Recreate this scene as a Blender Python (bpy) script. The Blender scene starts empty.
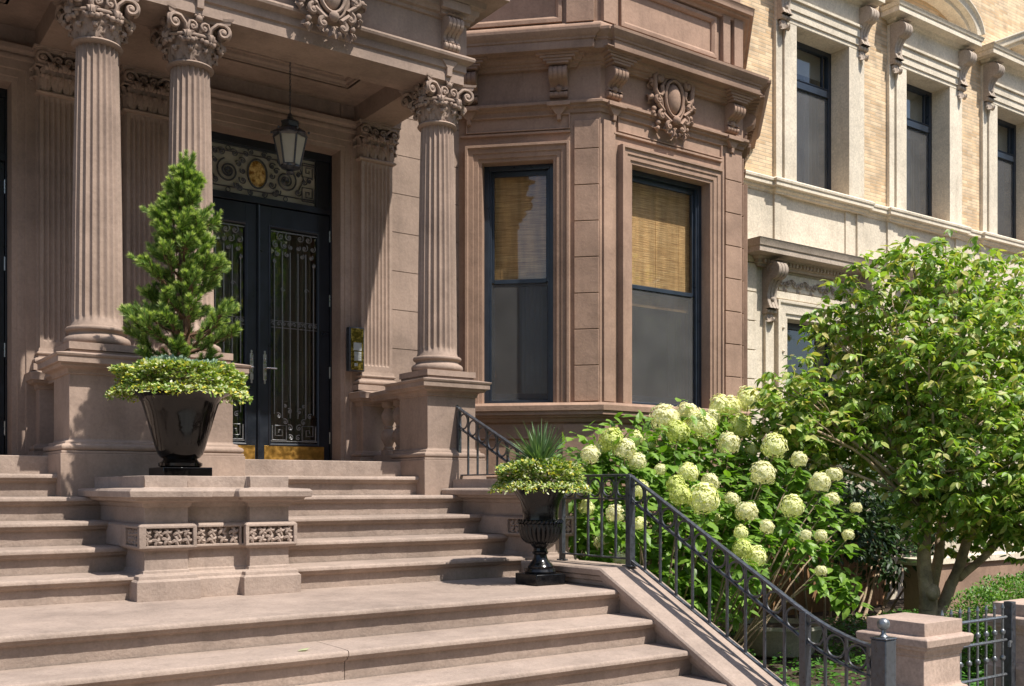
import bpy, bmesh, math, random
from math import sin, cos, pi, radians, sqrt, atan2
from mathutils import Vector, Matrix, noise
random.seed(7)
EYE = 1.72                      # eye height above the sidewalk; heights below are measured from the eye
G = -EYE                        # ground level
C = bpy.context.scene.collection
LOC = {}

# ------------------------------------------------------------------ materials
def new_mat(name):
    m = bpy.data.materials.new(name); m.use_nodes = True
    nt = m.node_tree; nt.nodes.clear()
    out = nt.nodes.new('ShaderNodeOutputMaterial')
    return m, nt, out
def N(nt, t, **kw):
    n = nt.nodes.new(t)
    for k, v in kw.items():
        if k.startswith('_'): setattr(n, k[1:], v)
        else: n.inputs[k.replace('__', ' ')].default_value = v
    return n
def coords(nt, scale=(1, 1, 1)):
    tc = nt.nodes.new('ShaderNodeNewGeometry'); mp = nt.nodes.new('ShaderNodeMapping')
    mp.inputs['Scale'].default_value = scale
    nt.links.new(tc.outputs['Position'], mp.inputs['Vector'])
    return mp.outputs['Vector']
def ramp(nt, fac, stops):
    r = nt.nodes.new('ShaderNodeValToRGB')
    el = r.color_ramp.elements
    while len(el) < len(stops): el.new(0.5)
    for e, (p, c) in zip(el, stops): e.position = p; e.color = (*c, 1) if len(c) == 3 else c
    nt.links.new(fac, r.inputs['Fac']); return r.outputs['Color']
def mixc(nt, a, b, fac, mode='MIX'):
    m = nt.nodes.new('ShaderNodeMix'); m.data_type = 'RGBA'; m.blend_type = mode
    for sock, v in ((m.inputs[6], a), (m.inputs[7], b), (m.inputs[0], fac)):
        if isinstance(v, (int, float)): sock.default_value = v
        elif isinstance(v, tuple): sock.default_value = (*v, 1)
        else: nt.links.new(v, sock)
    return m.outputs[2]
def stone(name, base, dark=0.72, light=1.18, grain=0.25, rough=0.85, stain=0.3, bumpd=0.004, stain_col=None, scale=1.0, edge=0.5):
    m, nt, out = new_mat(name)
    v = coords(nt)
    n1 = N(nt, 'ShaderNodeTexNoise', Scale=1.3*scale, Detail=6, Roughness=0.6); nt.links.new(v, n1.inputs['Vector'])
    n2 = N(nt, 'ShaderNodeTexNoise', Scale=38*scale, Detail=5, Roughness=0.7); nt.links.new(v, n2.inputs['Vector'])
    vs = coords(nt, (9, 9, 1.1))
    n3 = N(nt, 'ShaderNodeTexNoise', Scale=0.9*scale, Detail=5, Roughness=0.65); nt.links.new(vs, n3.inputs['Vector'])
    d = tuple(c*dark for c in base); l = tuple(min(1, c*light) for c in base)
    c1 = ramp(nt, n1.outputs['Fac'], [(0.3, d), (0.5, base), (0.72, l)])
    g = ramp(nt, n2.outputs['Fac'], [(0.3, (1-grain,)*3), (0.7, (1+grain*0.6,)*3)])
    c2 = mixc(nt, c1, g, 1.0, 'MULTIPLY')
    sc = stain_col or tuple(c*0.5 for c in base)
    sf = ramp(nt, n3.outputs['Fac'], [(0.52, (0, 0, 0)), (0.8, (stain,)*3)])
    c3 = mixc(nt, c2, sc, sf)
    oi = nt.nodes.new('ShaderNodeObjectInfo'); c3 = mixc(nt, c3, ramp(nt, oi.outputs['Random'], [(0.0, (0.93,)*3), (1.0, (1.06,)*3)]), 1.0, 'MULTIPLY')
    n5 = N(nt, 'ShaderNodeTexNoise', Scale=3.3*scale, Detail=8, Roughness=0.75, Distortion=0.6); nt.links.new(v, n5.inputs['Vector'])
    c3 = mixc(nt, c3, ramp(nt, n5.outputs['Fac'], [(0.36, (0.80, 0.79, 0.78)), (0.5, (1, 1, 1)), (0.66, (1.10, 1.09, 1.08))]), 0.5, 'MULTIPLY')
    b = N(nt, 'ShaderNodeBump', Strength=0.55, Distance=bumpd)
    nt.links.new(n2.outputs['Fac'], b.inputs['Height'])
    n4 = N(nt, 'ShaderNodeTexNoise', Scale=7*scale, Detail=4); nt.links.new(v, n4.inputs['Vector'])
    b2 = N(nt, 'ShaderNodeBump', Strength=0.35, Distance=bumpd*4)
    nt.links.new(n4.outputs['Fac'], b2.inputs['Height']); nt.links.new(b.outputs[0], b2.inputs['Normal'])
    p = N(nt, 'ShaderNodeBsdfPrincipled', Roughness=rough); p.inputs['Specular IOR Level'].default_value = 0.25
    nt.links.new(c3, p.inputs['Base Color']); nt.links.new(b2.outputs[0], p.inputs['Normal'])
    nt.links.new(p.outputs[0], out.inputs[0]); return m
def simple(name, col, rough=0.5, metal=0.0, var=0.15, scale=20, bump=0.0, spec=0.5, coat=0.0, col2=None):
    m, nt, out = new_mat(name); v = coords(nt)
    n = N(nt, 'ShaderNodeTexNoise', Scale=scale, Detail=4); nt.links.new(v, n.inputs['Vector'])
    c2 = col2 or tuple(min(1, c*(1+var)) for c in col)
    col_o = ramp(nt, n.outputs['Fac'], [(0.35, tuple(c*(1-var) for c in col)), (0.7, c2)])
    p = N(nt, 'ShaderNodeBsdfPrincipled', Roughness=rough, Metallic=metal)
    p.inputs['Specular IOR Level'].default_value = spec; p.inputs['Coat Weight'].default_value = coat
    nt.links.new(col_o, p.inputs['Base Color'])
    r = ramp(nt, n.outputs['Fac'], [(0.3, (max(0, rough-0.08),)*3), (0.7, (min(1, rough+0.1),)*3)])
    nt.links.new(r, p.inputs['Roughness'])
    if bump:
        b = N(nt, 'ShaderNodeBump', Strength=0.5, Distance=bump); nt.links.new(n.outputs['Fac'], b.inputs['Height'])
        nt.links.new(b.outputs[0], p.inputs['Normal'])
    nt.links.new(p.outputs[0], out.inputs[0]); return m
def leafmat(name, cols, rough=0.45, trans=0.35, spec=0.4, tint=(1.3, 1.5, 0.5)):
    m, nt, out = new_mat(name)
    g = nt.nodes.new('ShaderNodeNewGeometry')
    n = len(cols)
    c = ramp(nt, g.outputs['Random Per Island'], [(i/(n-1), cc) for i, cc in enumerate(cols)])
    p = N(nt, 'ShaderNodeBsdfPrincipled', Roughness=rough); p.inputs['Specular IOR Level'].default_value = spec
    nt.links.new(c, p.inputs['Base Color'])
    t = nt.nodes.new('ShaderNodeBsdfTranslucent')
    tc = mixc(nt, c, tint, 1.0, 'MULTIPLY'); nt.links.new(tc, t.inputs['Color'])
    ms = nt.nodes.new('ShaderNodeMixShader'); ms.inputs[0].default_value = trans
    nt.links.new(p.outputs[0], ms.inputs[1]); nt.links.new(t.outputs[0], ms.inputs[2])
    nt.links.new(ms.outputs[0], out.inputs[0]); return m
def glass(name, tint=(1, 1, 1), refl=1.0, rough=0.02):
    m, nt, out = new_mat(name)
    f = N(nt, 'ShaderNodeFresnel', IOR=1.45)
    mu = nt.nodes.new('ShaderNodeMath'); mu.operation = 'MULTIPLY'; mu.inputs[1].default_value = refl
    ge = nt.nodes.new('ShaderNodeNewGeometry'); sb = nt.nodes.new('ShaderNodeMath'); sb.operation = 'SUBTRACT'; sb.inputs[0].default_value = 1.0
    nt.links.new(ge.outputs['Backfacing'], sb.inputs[1]); m2 = nt.nodes.new('ShaderNodeMath'); m2.operation = 'MULTIPLY'
    nt.links.new(f.outputs[0], m2.inputs[0]); nt.links.new(sb.outputs[0], m2.inputs[1]); nt.links.new(m2.outputs[0], mu.inputs[0])
    t = nt.nodes.new('ShaderNodeBsdfTransparent'); t.inputs[0].default_value = (*tint, 1)
    gl = nt.nodes.new('ShaderNodeBsdfGlossy'); gl.inputs['Roughness'].default_value = rough
    ms = nt.nodes.new('ShaderNodeMixShader'); nt.links.new(mu.outputs[0], ms.inputs[0])
    nt.links.new(t.outputs[0], ms.inputs[1]); nt.links.new(gl.outputs[0], ms.inputs[2]); nt.links.new(ms.outputs[0], out.inputs[0])
    return m
def screen_mat(name, col, op):
    m, nt, out = new_mat(name)
    p = N(nt, 'ShaderNodeBsdfPrincipled', Roughness=0.7); v = coords(nt)
    n = N(nt, 'ShaderNodeTexNoise', Scale=3.0, Detail=4); nt.links.new(v, n.inputs['Vector'])
    nt.links.new(ramp(nt, n.outputs['Fac'], [(0.3, tuple(c*0.8 for c in col)), (0.7, tuple(c*1.2 for c in col))]), p.inputs['Base Color'])
    t = nt.nodes.new('ShaderNodeBsdfTransparent'); ms = nt.nodes.new('ShaderNodeMixShader'); ms.inputs[0].default_value = op
    nt.links.new(t.outputs[0], ms.inputs[1]); nt.links.new(p.outputs[0], ms.inputs[2]); nt.links.new(ms.outputs[0], out.inputs[0]); return m
def blind_mat():
    m, nt, out = new_mat('bamboo_blind')
    v = coords(nt, (4, 4, 160)); n = N(nt, 'ShaderNodeTexNoise', Scale=1.0, Detail=3, Roughness=0.7); nt.links.new(v, n.inputs['Vector'])
    v2 = coords(nt, (6, 6, 1)); n2 = N(nt, 'ShaderNodeTexNoise', Scale=2.0, Detail=2); nt.links.new(v2, n2.inputs['Vector'])
    c = ramp(nt, n.outputs['Fac'], [(0.25, (0.22, 0.09, 0.03)), (0.5, (0.66, 0.37, 0.16)), (0.75, (0.90, 0.60, 0.32))])
    c = mixc(nt, c, ramp(nt, n2.outputs['Fac'], [(0.3, (0.75,)*3), (0.7, (1.15,)*3)]), 1.0, 'MULTIPLY')
    p = N(nt, 'ShaderNodeBsdfPrincipled', Roughness=0.7); nt.links.new(c, p.inputs['Base Color'])
    b = N(nt, 'ShaderNodeBump', Strength=0.8, Distance=0.004); nt.links.new(n.outputs['Fac'], b.inputs['Height']); nt.links.new(b.outputs[0], p.inputs['Normal'])
    nt.links.new(p.outputs[0], out.inputs[0]); return m
def brick_mat():
    m, nt, out = new_mat('roman_brick')
    g = nt.nodes.new('ShaderNodeNewGeometry'); s = nt.nodes.new('ShaderNodeSeparateXYZ'); cb = nt.nodes.new('ShaderNodeCombineXYZ')
    nt.links.new(g.outputs['Position'], s.inputs[0]); nt.links.new(s.outputs[0], cb.inputs[0]); nt.links.new(s.outputs[2], cb.inputs[1])
    b = nt.nodes.new('ShaderNodeTexBrick')
    b.inputs['Color1'].default_value = (0.70, 0.52, 0.34, 1); b.inputs['Color2'].default_value = (0.50, 0.33, 0.18, 1)
    b.inputs['Mortar'].default_value = (0.50, 0.41, 0.29, 1); b.inputs['Scale'].default_value = 1
    b.inputs['Mortar Size'].default_value = 0.006; b.inputs['Brick Width'].default_value = 0.28; b.inputs['Row Height'].default_value = 0.052
    b.inputs['Mortar Smooth'].default_value = 0.2; b.inputs['Bias'].default_value = -0.2
    nt.links.new(cb.outputs[0], b.inputs['Vector'])
    n = N(nt, 'ShaderNodeTexNoise', Scale=5, Detail=5); nt.links.new(g.outputs['Position'], n.inputs['Vector'])
    c = mixc(nt, b.outputs['Color'], ramp(nt, n.outputs['Fac'], [(0.3, (0.75,)*3), (0.7, (1.2, 1.17, 1.1))]), 1.0, 'MULTIPLY')
    p = N(nt, 'ShaderNodeBsdfPrincipled', Roughness=0.85); nt.links.new(c, p.inputs['Base Color'])
    inv = nt.nodes.new('ShaderNodeInvert'); nt.links.new(b.outputs['Fac'], inv.inputs['Color'])
    bp = N(nt, 'ShaderNodeBump', Strength=0.8, Distance=0.006); nt.links.new(inv.outputs[0], bp.inputs['Height']); nt.links.new(bp.outputs[0], p.inputs['Normal'])
    nt.links.new(p.outputs[0], out.inputs[0]); return m

M = {}
M['porch'] = stone('porch_brownstone', (0.325, 0.238, 0.188), stain=0.45, grain=0.13)
M['bay'] = stone('bay_brownstone', (0.33, 0.215, 0.155), stain=0.45, grain=0.13)
M['step'] = stone('step_brownstone', (0.325, 0.250, 0.205), dark=0.78, grain=0.16, stain=0.45, bumpd=0.006, scale=1.4)
M['pier'] = stone('pier_brownstone', (0.42, 0.31, 0.25), dark=0.8, stain=0.2)
M['lime'] = stone('limestone', (0.70, 0.61, 0.48), dark=0.82, light=1.1, stain=0.35, stain_col=(0.36, 0.27, 0.18))
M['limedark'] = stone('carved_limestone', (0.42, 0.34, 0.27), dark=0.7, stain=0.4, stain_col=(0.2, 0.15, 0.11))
M['brick'] = brick_mat()
M['iron'] = simple('black_iron', (0.034, 0.038, 0.046), 0.34, 0.0, 0.35, 40, 0.0008, 0.9)
M['grille'] = simple('door_grille_iron', (0.22, 0.22, 0.22), 0.35, 0.4, 0.2, 60)
M['silver'] = simple('grey_iron', (0.20, 0.21, 0.22), 0.35, 0.7, 0.2, 60)
M['navy'] = simple('navy_paint', (0.010, 0.013, 0.019), 0.35, 0.0, 0.15, 8, 0.0004)
M['frame'] = simple('window_paint', (0.020, 0.028, 0.042), 0.35, 0.0, 0.15, 8)
M['brownframe'] = simple('dark_window_paint', (0.055, 0.045, 0.042), 0.4, 0.0, 0.15, 8)
M['gloss'] = simple('glazed_black_ceramic', (0.006, 0.005, 0.0045), 0.07, 0.0, 0.5, 9, 0.002, 0.38, 0.0)
M['urn'] = simple('black_cast_iron', (0.007, 0.007, 0.008), 0.18, 0.0, 0.3, 30, 0.001, 0.35, 0.0)
M['brass'] = simple('worn_brass', (0.62, 0.36, 0.09), 0.38, 1.0, 0.2, 26, 0.001)
M['steel'] = simple('door_steel', (0.5, 0.48, 0.46), 0.3, 1.0, 0.1, 30)
M['glass'] = glass('window_glass', (0.93, 0.95, 0.93), 2.3)
M['doorglass'] = glass('door_glass', (0.80, 0.83, 0.78), 3.5)
M['frost'] = screen_mat('frosted_glass', (0.50, 0.46, 0.36), 0.75)
M['screen'] = screen_mat('insect_screen', (0.11, 0.107, 0.105), 0.36)
M['amber'] = simple('amber_glass', (0.50, 0.20, 0.02), 0.1, 0.0, 0.6, 30, 0.004, col2=(0.8, 0.55, 0.2))
M['blind'] = blind_mat()
M['room'] = simple('room_wall', (0.22, 0.19, 0.165), 0.9, 0, 0.2, 2)
M['roomfloor'] = simple('room_floor', (0.10, 0.06, 0.035), 0.5, 0, 0.2, 4)
M['curtain'] = simple('curtain_cloth', (0.30, 0.27, 0.24), 0.9, 0, 0.15, 3)
M['sheer'] = screen_mat('sheer_cloth', (0.26, 0.25, 0.22), 0.6)
M['shade'] = simple('lampshade_cloth', (0.6, 0.25, 0.12), 0.8)
M['bark'] = stone('bark', (0.46, 0.34, 0.23), dark=0.45, light=1.5, grain=0.35, stain=0.5, bumpd=0.01, scale=4)
M['pinebark'] = stone('pine_bark', (0.16, 0.09, 0.055), dark=0.5, light=1.4, grain=0.4, bumpd=0.006, scale=6)
M['leaf'] = leafmat('dogwood_leaf', [(0.07, 0.13, 0.018), (0.14, 0.24, 0.03), (0.23, 0.36, 0.05), (0.36, 0.47, 0.10), (0.48, 0.40, 0.14), (0.17, 0.30, 0.04)])
M['hleaf'] = leafmat('hydrangea_leaf', [(0.09, 0.18, 0.02), (0.15, 0.27, 0.035), (0.24, 0.38, 0.06)])
M['flower'] = leafmat('hydrangea_petal', [(0.74, 0.79, 0.26), (0.88, 0.88, 0.46), (0.94, 0.92, 0.60), (0.84, 0.86, 0.34)], 0.6, 0.3, tint=(1, 1, 0.75))
M['flowerlime'] = leafmat('lime_petal', [(0.52, 0.60, 0.12), (0.64, 0.69, 0.20), (0.74, 0.77, 0.34)], 0.6, 0.3, tint=(1, 1, 0.6))
M['flowercream'] = leafmat('cream_petal', [(0.78, 0.78, 0.42), (0.88, 0.85, 0.56), (0.92, 0.88, 0.64)], 0.6, 0.4, tint=(1, 1, 0.8))
M['needle'] = leafmat('pine_needle', [(0.05, 0.11, 0.022), (0.10, 0.19, 0.035), (0.20, 0.31, 0.06), (0.38, 0.46, 0.12)], 0.5, 0.2)
M['newneedle'] = leafmat('young_pine_needle', [(0.36, 0.46, 0.12), (0.56, 0.62, 0.22)], 0.5, 0.25)
M['sedum'] = leafmat('creeper_leaf', [(0.06, 0.13, 0.015), (0.14, 0.24, 0.03), (0.38, 0.44, 0.10), (0.12, 0.22, 0.03), (0.78, 0.76, 0.52), (0.30, 0.36, 0.05), (0.62, 0.50, 0.06)], 0.5, 0.25)
M['silverleaf'] = leafmat('silver_leaf', [(0.22, 0.32, 0.24), (0.36, 0.46, 0.36)], 0.6, 0.2)
M['shadeleaf'] = leafmat('shaded_shrub_leaf', [(0.015, 0.04, 0.01), (0.03, 0.07, 0.014), (0.05, 0.10, 0.02)], 0.5, 0.15)  # understory shade put into the leaf colour, darker than the other bushes
M['blade'] = leafmat('spike_leaf', [(0.06, 0.12, 0.05), (0.11, 0.19, 0.075), (0.20, 0.28, 0.13)], 0.35, 0.15, 0.5)
M['cover'] = leafmat('ground_cover_leaf', [(0.03, 0.10, 0.015), (0.06, 0.17, 0.02), (0.11, 0.24, 0.03)], 0.45, 0.25)
M['hedge'] = leafmat('boxwood_leaf', [(0.05, 0.13, 0.015), (0.10, 0.21, 0.025), (0.19, 0.31, 0.05)], 0.45, 0.25)
M['soil'] = stone('soil', (0.07, 0.05, 0.035), grain=0.5, bumpd=0.02)
M['walk'] = stone('sidewalk_bluestone', (0.30, 0.29, 0.27), grain=0.15)
M['road'] = stone('asphalt', (0.055, 0.055, 0.057), grain=0.3)
M['planter'] = stone('weathered_planter', (0.50, 0.47, 0.41), stain=0.6, grain=0.3)
M['panel'] = simple('intercom_panel', (0.30, 0.22, 0.05), 0.25, 0.9, 0.5, 40)
M['keypad'] = simple('keypad', (0.35, 0.36, 0.34), 0.4, 0.2)
M['board'] = stone('fence_board', (0.36, 0.20, 0.10), grain=0.3, stain=0.5)
M['facing'] = stone('facing_facade', (0.45, 0.36, 0.28), stain=0.3)

# ------------------------------------------------------------------ mesh builder
class MB:
    def __init__(s): s.v = []; s.f = []; s.M = None
    def add(s, vs, fs):
        o = len(s.v)
        if s.M is not None: vs = [tuple(s.M @ Vector(p)) for p in vs]
        s.v.extend(vs); s.f.extend([tuple(i+o for i in f) for f in fs]); return s
    def box(s, x0, x1, y0, y1, z0, z1):
        return s.add([(x0, y0, z0), (x1, y0, z0), (x1, y1, z0), (x0, y1, z0), (x0, y0, z1), (x1, y0, z1), (x1, y1, z1), (x0, y1, z1)],
                     [(0, 3, 2, 1), (4, 5, 6, 7), (0, 1, 5, 4), (1, 2, 6, 5), (2, 3, 7, 6), (3, 0, 4, 7)])
    def sweep(s, path, prof, closed=False, T=None, cap=True):
        """path: 2D points; prof: closed loop of (offset to the right of travel, height)."""
        n = len(path); k = len(prof); vs = []
        def nrm(a, b):
            dx, dy = b[0]-a[0], b[1]-a[1]; l = sqrt(dx*dx+dy*dy); return (dy/l, -dx/l)
        for i in range(n):
            if closed: n1 = nrm(path[i-1], path[i]); n2 = nrm(path[i], path[(i+1) % n])
            else:
                n1 = nrm(path[max(i-1, 0)], path[max(i, 1)]); n2 = nrm(path[min(i, n-2)], path[min(i+1, n-1)])
            q = 1+n1[0]*n2[0]+n1[1]*n2[1]; mx, my = (n1[0]+n2[0])/q, (n1[1]+n2[1])/q
            for o, h in prof:
                p = (path[i][0]+mx*o, path[i][1]+my*o, h)
                vs.append(T(p) if T else p)
        fs = []
        for i in range(n if closed else n-1):
            a = i*k; b = ((i+1) % n)*k
            for j in range(k):
                jj = (j+1) % k; fs.append((a+j, b+j, b+jj, a+jj))
        if not closed and cap: fs.append(tuple(range(k))); fs.append(tuple(reversed(range((n-1)*k, n*k))))
        return s.add(vs, fs)
    def lathe(s, prof, cx=0, cy=0, n=32, rf=None, sx=1, sy=1):
        vs = []; fs = []
        for r, z in prof:
            for i in range(n):
                a = 2*pi*i/n; rr = rf(r, z, a) if rf else r
                vs.append((cx+rr*cos(a)*sx, cy+rr*sin(a)*sy, z))
        for j in range(len(prof)-1):
            for i in range(n):
                ii = (i+1) % n; fs.append((j*n+i, j*n+ii, (j+1)*n+ii, (j+1)*n+i))
        fs.append(tuple(reversed(range(n)))); fs.append(tuple(range((len(prof)-1)*n, len(prof)*n)))
        return s.add(vs, fs)
    def tube(s, pts, r, n=6, r1=None, closed=False):
        pts = [Vector(p) for p in pts]; m = len(pts); vs = []; fs = []; up = None
        for i, p in enumerate(pts):
            if closed: d = pts[(i+1) % m]-pts[i-1]
            else: d = pts[min(i+1, m-1)]-pts[max(i-1, 0)]
            if d.length < 1e-9: d = Vector((0, 0, 1))
            d.normalize()
            if up is None: up = Vector((0, 0, 1)) if abs(d.z) < 0.9 else Vector((1, 0, 0))
            a = d.cross(up)
            if a.length < 1e-6: a = d.orthogonal()
            a.normalize(); b = a.cross(d); up = b
            rr = (r+(r1-r)*i/(m-1)) if r1 is not None else (r[i] if isinstance(r, list) else r)
            for j in range(n):
                t = 2*pi*j/n; vs.append(tuple(p+a*rr*cos(t)+b*rr*sin(t)))
        for i in range(m if closed else m-1):
            ii = (i+1) % m
            for j in range(n):
                jj = (j+1) % n; fs.append((i*n+j, i*n+jj, ii*n+jj, ii*n+j))
        if not closed: fs.append(tuple(reversed(range(n)))); fs.append(tuple(range((m-1)*n, m*n)))
        return s.add(vs, fs)
    def ball(s, c, r, n=10, sx=1, sy=1, sz=1):
        prof = [(r*sin(pi*(j+0.02)/(n+0.04))*1.0, -r*cos(pi*(j+0.02)/(n+0.04))) for j in range(n+1)]
        vs = []; fs = []
        for rr, z in prof:
            for i in range(2*n): a = pi*i/n; vs.append((c[0]+rr*cos(a)*sx, c[1]+rr*sin(a)*sy, c[2]+z*sz))
        w = 2*n
        for j in range(n):
            for i in range(w): fs.append((j*w+i, j*w+(i+1) % w, (j+1)*w+(i+1) % w, (j+1)*w+i))
        return s.add(vs, fs)
    def prism(s, poly, x0, x1):
        """poly of (y,z) extruded along x."""
        k = len(poly); vs = [(x0, y, z) for y, z in poly]+[(x1, y, z) for y, z in poly]
        fs = [tuple(range(k)), tuple(reversed(range(k, 2*k)))]+[(i, (i+1) % k, k+(i+1) % k, k+i) for i in range(k)]
        return s.add(vs, fs)
    def mesh(s, name, off=(0, 0, 0), recalc=True, smooth=True, ang=38):
        me = bpy.data.meshes.new(name)
        me.from_pydata([(x-off[0], y-off[1], z-off[2]) for x, y, z in s.v], [], s.f)
        if recalc or smooth:
            bm = bmesh.new(); bm.from_mesh(me)
            if recalc: bmesh.ops.recalc_face_normals(bm, faces=bm.faces)
            if smooth:
                for f in bm.faces: f.smooth = True
                a = radians(ang)
                for e in bm.edges: e.smooth = (len(e.link_faces) == 2 and e.calc_face_angle(0) < a)
            bm.to_mesh(me); bm.free()
        me.update(); return me
def obj(name, mb, mat, parent=None, loc=None, recalc=True, smooth=True, bevel=0, label=None, ang=38):
    """one mesh object; vertices are written in scene coordinates"""
    off = LOC[parent.name] if parent else (loc or (0, 0, 0))
    me = mb.mesh(name, off, recalc, smooth, ang) if isinstance(mb, MB) else mb
    me.materials.append(M[mat]) if len(me.materials) == 0 else None
    o = bpy.data.objects.new(name, me); C.objects.link(o)
    if parent: o.parent = parent
    else: o.location = off
    LOC[o.name] = off
    if bevel:
        b = o.modifiers.new('bevel', 'BEVEL'); b.width = bevel; b.segments = 2; b.limit_method = 'ANGLE'; b.angle_limit = radians(50)
        b.harden_normals = False
    if label: o['label'] = label
    return o
def inst(name, me, mat, parent, loc, rotz=0, scale=(1, 1, 1)):
    """a part from shared mesh data standing at loc (scene coordinates) under parent"""
    if len(me.materials) == 0: me.materials.append(M[mat])
    o = bpy.data.objects.new(name, me); C.objects.link(o); o.parent = parent
    L = LOC[parent.name]; o.location = (loc[0]-L[0], loc[1]-L[1], loc[2]-L[2]); o.rotation_euler = (0, 0, rotz); o.scale = scale
    LOC[o.name] = loc
    return o
def sub(name, me, mat, parent):
    if len(me.materials) == 0: me.materials.append(M[mat])
    o = bpy.data.objects.new(name, me); C.objects.link(o); o.parent = parent; LOC[o.name] = LOC[parent.name]; return o
def tag(o, label=None, cat=None, group=None, kind=None):
    if label: o['label'] = label
    if cat: o['category'] = cat
    if group: o['group'] = group
    if kind: o['kind'] = kind
    return o
def thing(name, loc, label, cat, group=None):
    o = bpy.data.objects.new(name, None); C.objects.link(o); o.location = loc; o.empty_display_size = 0.1
    LOC[o.name] = loc; return tag(o, label, cat, group)
def holder(name, loc, parent):
    """an empty part that groups its own sub-parts"""
    o = bpy.data.objects.new(name, None); C.objects.link(o); o.parent = parent; L = LOC[parent.name]
    o.location = (loc[0]-L[0], loc[1]-L[1], loc[2]-L[2]); LOC[o.name] = loc; return o

def arc(cx, cy, r, a0, a1, n):
    return [(cx+r*cos(radians(a0+(a1-a0)*i/n)), cy+r*sin(radians(a0+(a1-a0)*i/n))) for i in range(n+1)]
def spiral(r0, r1, turns, n, a0=0, dirn=1):
    out = []
    for i in range(n+1):
        t = i/n; r = r0*(r1/r0)**t; a = a0+dirn*2*pi*turns*t; out.append((r*cos(a), r*sin(a)))
    return out

def curtain(mb, x0, x1, y, z0, z1, n=7):
    vs = []; fs = []; k = n*6
    for i in range(k+1):
        t = i/k; x = x0+(x1-x0)*t; yy = y+0.03*sin(t*n*2*pi)+0.01*sin(t*17)
        vs += [(x, yy, z0), (x, yy, z1)]
    for i in range(k): fs.append((2*i, 2*i+2, 2*i+3, 2*i+1))
    mb.add(vs, fs)
# local frame of each wall: x along the wall to the right, y into the wall, z up
def wallM(x, y, ang): return Matrix.Translation((x, y, 0)) @ Matrix.Rotation(radians(ang), 4, 'Z')

# ------------------------------------------------------------------ ornament meshes
def leaf_strip(mb, base, out, up, w, h, curl, lobes=3, lift=0.0):
    """acanthus leaf: rises along 'up', curls over along 'out'"""
    base = Vector(base); out = Vector(out); up = Vector(up); side = up.cross(out); side.normalize()
    nu, nv = 14, 4; vs = []; fs = []
    for i in range(nu+1):
        t = i/nu
        if t < 0.62: c = base+up*(h*t/0.62)+out*(lift+0.16*h*sin(t*2.2))
        else:
            a = (t-0.62)/0.38*pi*1.25; c = base+up*(h+curl*sin(a)*0.9)+out*(lift+0.157*h+curl*(1-cos(a)))
        ww = w*(0.62+0.5*sin(pi*min(t*1.1, 1)))*(1-0.45*max(0, t-0.7)/0.3)*(0.80+0.25*abs(sin(pi*t*lobes*1.5)))
        for j in range(-nv, nv+1):
            q = j/nv
            p = c+side*(ww*0.5*q)-out*(0.16*w*q*q)+out*(0.05*w*cos(q*pi*3.0))
            vs.append(tuple(p))
    k = 2*nv+1
    for i in range(nu):
        for j in range(k-1): fs.append((i*k+j, i*k+j+1, (i+1)*k+j+1, (i+1)*k+j))
    mb.add(vs, fs)
def scroll(mb, centre, ax, ay, r, turns=1.9, a0=0, dirn=1, th=0.014, n=22, lead=None, bulge=None):
    """spiral in the plane ax,ay"""
    c = Vector(centre); ax = Vector(ax).normalized(); ay = Vector(ay).normalized(); nz = ax.cross(ay)
    pts = []
    for i, (u, v) in enumerate(spiral(r, r*0.12, turns, n, a0, dirn)):
        pts.append(c+ax*u+ay*v+nz*((bulge or 0)*i/n))
    if lead: pts = [Vector(p) for p in lead]+pts
    k = len(pts)
    mb.tube(pts, [th*(1.0-0.45*i/k) for i in range(k)], 6)
    mb.ball(tuple(c+nz*(bulge or 0)), th*1.15, 4)
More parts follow.
